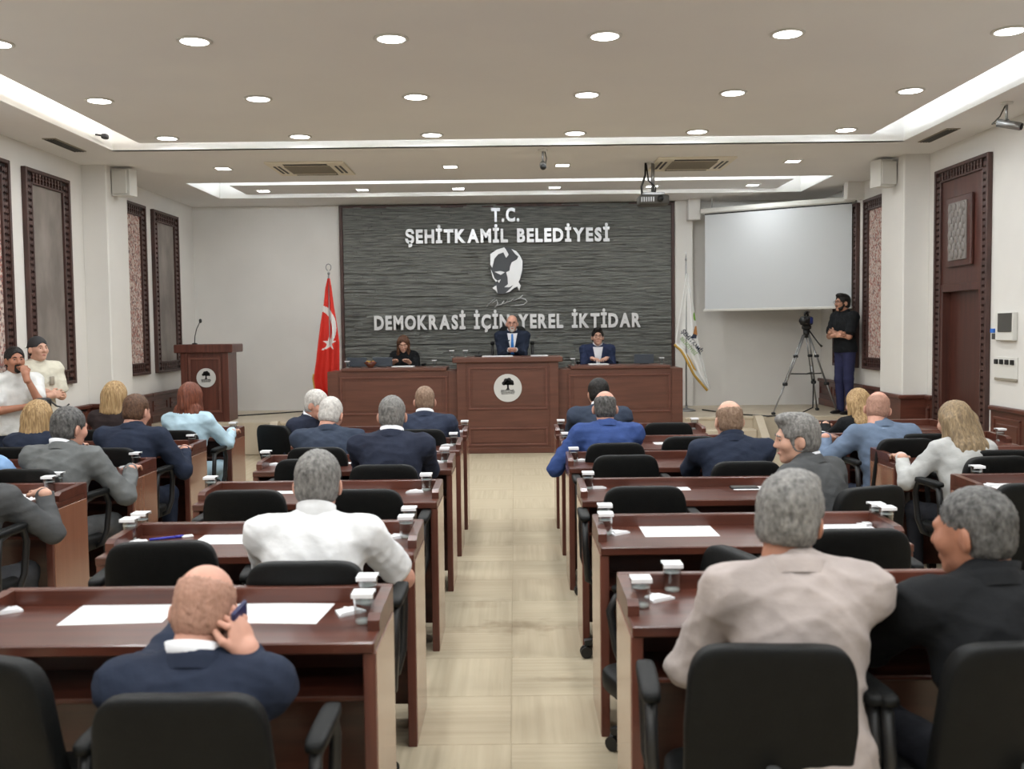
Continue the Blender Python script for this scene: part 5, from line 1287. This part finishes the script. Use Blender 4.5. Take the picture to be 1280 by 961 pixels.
napkin('napkin beside the glasses at the aisle end of the second left desk', 496, 672, .4)
glass('left covered glass at the far left end of the second left desk', 163, 675); glass('right covered glass at the far left end of the second left desk', 177, 667)
napkin('napkin at the far left end of the second left desk', 172, 679, .3); pen('slanting blue pen on the second left desk', 208, 674, .5); sheet('white sheet left of the man in white polo', 295, 673, PI/2)
glass('covered glass at the aisle end of the third left desk', 533, 613); napkin('napkin at the aisle end of the third left desk', 519, 615)
glass('covered glass at the far end of the third left desk', 264, 617); sheet('sheet behind the polo man on the third left desk', 352, 613); sheet('sheet near the aisle on the third left desk', 452, 612); pen('pen on the third left desk', 474, 609)
glass('covered glass at the aisle end of the fourth left desk', 556, 577); napkin('napkin at the aisle end of the fourth left desk', 546, 578)
glass('covered glass at the far end of the fourth left desk', 333, 581); napkin('napkin at the far end of the fourth left desk', 343, 581); sheet('sheet on the fourth left desk', 425, 577)
glass('covered glass at the aisle end of the fifth left desk', 567, 556); napkin('napkin at the aisle end of the fifth left desk', 559, 557); sheet('sheet on the fifth left desk', 532, 555)
glass('covered glass at the aisle end of the farthest left desk', 581, 539); napkin('napkin at the aisle end of the farthest left desk', 575, 540)
glass('front covered glass at the aisle end of the nearest right desk', 801, 758); glass('rear covered glass on the nearest right desk by the taupe sleeve', 840, 738); napkin('napkin between the glasses on the nearest right desk', 824, 749, .5)
pn2 = put(pn, 'pen', 'dark pen lying between the two men on the nearest right desk', 'pen', 1092, 742, 1.4, 'blue pens')
bx = put(pk, 'note_card', 'small pale card on the nearest right desk', 'card', 1122, 731, 0); bx.scale = (.3, .16, 8)
glass('front covered glass at the aisle end of the second right desk', 757, 668); glass('rear covered glass at the aisle end of the second right desk', 756, 656); napkin('napkin at the aisle end of the second right desk', 773, 667, .6)
sheet('white sheet near the aisle on the second right desk', 848, 664); pen('pen behind the sheet on the second right desk', 834, 655)
glass('left covered glass at the wall end of the second right desk', 1095, 655); glass('right covered glass at the wall end of the second right desk', 1108, 660); napkin('napkin at the wall end of the second right desk', 1085, 656, .5); sheet('white sheet near the wall end of the second right desk', 1042, 657)
glass('covered glass at the aisle end of the third right desk', 735, 611); napkin('napkin at the aisle end of the third right desk', 747, 610); pen('pen on the third right desk', 810, 607); sheet('sheet on the third right desk', 824, 609)
mp_ = put(Kit(), 'mobile_phone', 'black mobile phone lying on the third right desk', 'phone', 930, 610)
part('phone_body', MB().rbox(-.07, .07, -.034, .034, 0, .009, .003), M_BLACK, mp_); part('phone_screen', MB().rbox(-.066, .066, -.031, .031, .009, .010, .0004), M_DGREY, mp_)
sheet('sheet beside the phone on the third right desk', 948, 608)
glass('covered glass at the aisle end of the fourth right desk', 717, 577); napkin('napkin at the aisle end of the fourth right desk', 727, 576)
glass('covered glass at the aisle end of the fifth right desk', 707, 556); sheet('sheet on the fifth right desk', 842, 553); pen('pen on the fifth right desk', 848, 551)
glass('covered glass at the aisle end of the farthest right desk', 701, 538); glass('covered glass at the wall end of the farthest right desk', 868, 536)
glass('left covered glass on the left wall desk nearest the camera', 62, 616); glass('right covered glass on the left wall desk nearest the camera', 72, 611); sheet('sheet under the grey sleeve at the left edge', 14, 622)
glass('covered glass on the second left wall desk', 170, 583); napkin('napkin on the second left wall desk', 160, 584)
glass('covered glass on the third left wall desk', 240, 558); napkin('napkin on the third left wall desk', 231, 558)
glass('covered glass on the farthest left wall desk', 292, 541); napkin('napkin on the farthest left wall desk', 285, 541)
glass('covered glass on the right wall desk nearest the camera', 1221, 603); napkin('napkin on the right wall desk nearest the camera', 1240, 607, .3); sheet('sheet on the right wall desk nearest the camera', 1275, 608)
glass('covered glass on the second right wall desk', 1115, 569); napkin('napkin on the second right wall desk', 1127, 570); sheet('sheet at the right edge on the second right wall desk', 1262, 569)
glass('covered glass at the far end of the third right wall desk', 1250, 551); sheet('sheet on the farthest right wall desk', 1033, 538)
# rostrum things
def rput(kit, name, label, cat, px, z, y, group=None):
    p = at(px, 450, Y=y); return kit.spawn(name, label, cat, (p[0], y, z), 0, group)
for px, z, y, lab in ((434, 1.10, 13.0, 'glass at the left end of the left rostrum'), (543, 1.10, 13.0, 'glass near the centre end of the left rostrum'), (565, 1.225, 13.0, 'left glass on the central rostrum'), (582, 1.225, 12.95, 'right glass on the central rostrum'), (716, 1.10, 13.0, 'glass left of the young man on the right rostrum'), (827, 1.10, 13.0, 'glass at the right end of the right rostrum')):
    rput(gk, 'drinking_glass', lab, 'glass', px, z, y, 'covered water glasses')
def papers(label, px, z, y, w_):
    p = at(px, 450, Y=y); o = thing('paper_stack', label, 'paper', (p[0], y, z), 0, 'papers on the rostrum'); part('sheets', MB().rbox(-w_, w_, -.12, .12, 0, .012, .002), M_WHITE, o)
papers('papers under the seated woman\'s hands', 504, 1.10, 13.12, .14); papers('papers in front of the chairman\'s hands', 622, 1.225, 12.95, .20); papers('papers right of the chairman', 674, 1.225, 13.0, .11); papers('papers in front of the young man', 748, 1.10, 13.12, .13)
for px, lab in ((446, 'low dark monitor at the left end of the rostrum'), (478, 'low dark monitor left of the seated woman'), (805, 'low dark monitor right of the young man')):
    p = at(px, 450, Y=13.15); o = thing('desk_monitor', lab, 'monitor', (p[0], 13.15, 1.10), 0, 'low monitors on the rostrum')
    part('screen', MB().rbox(-.13, .13, 0, .02, .01, .13, .005), mat('monitor_dark', rgb(58, 66, 76), .35), o); part('stand', MB().rbox(-.06, .06, -.03, .05, 0, .012, .003), M_BLACK, o)
b = thing('desk_bowl', 'brown glass bowl of sweets left of the seated woman', 'bowl', (float(at(463, 450, Y=13.0)[0]), 13.0, 1.10))
part('bowl', MB().lathe([(.03, 0), (.035, .006), (.09, .07), (.085, .07), (.03, .014), (.001, .012)], 24), mat('brown_glass', rgb(96, 52, 36), .2), b, True)
for i in range(7): part('sweet', MB().superel((.045*math.cos(i*.9), .045*math.sin(i*.9), .07+.008*(i % 2)), (.02, .014, .012), .6, .8, 10, 8), M_GOLD if i % 2 else mat('sweet_red', rgb(120, 40, 34), .4), b, True)
m2 = thing('microphone', 'short black gooseneck microphone on the central rostrum', 'microphone', (float(at(598, 450, Y=13.0)[0]), 13.0, 1.225))
part('base', MB().superel((0, 0, .015), (.05, .035, .015), .5, .5), M_BLACK, m2, True); part('gooseneck', MB().tube([(0, 0, .02), (.01, -.0, .06), (.04, 0, .08)], .005), M_BLACK, m2, True)
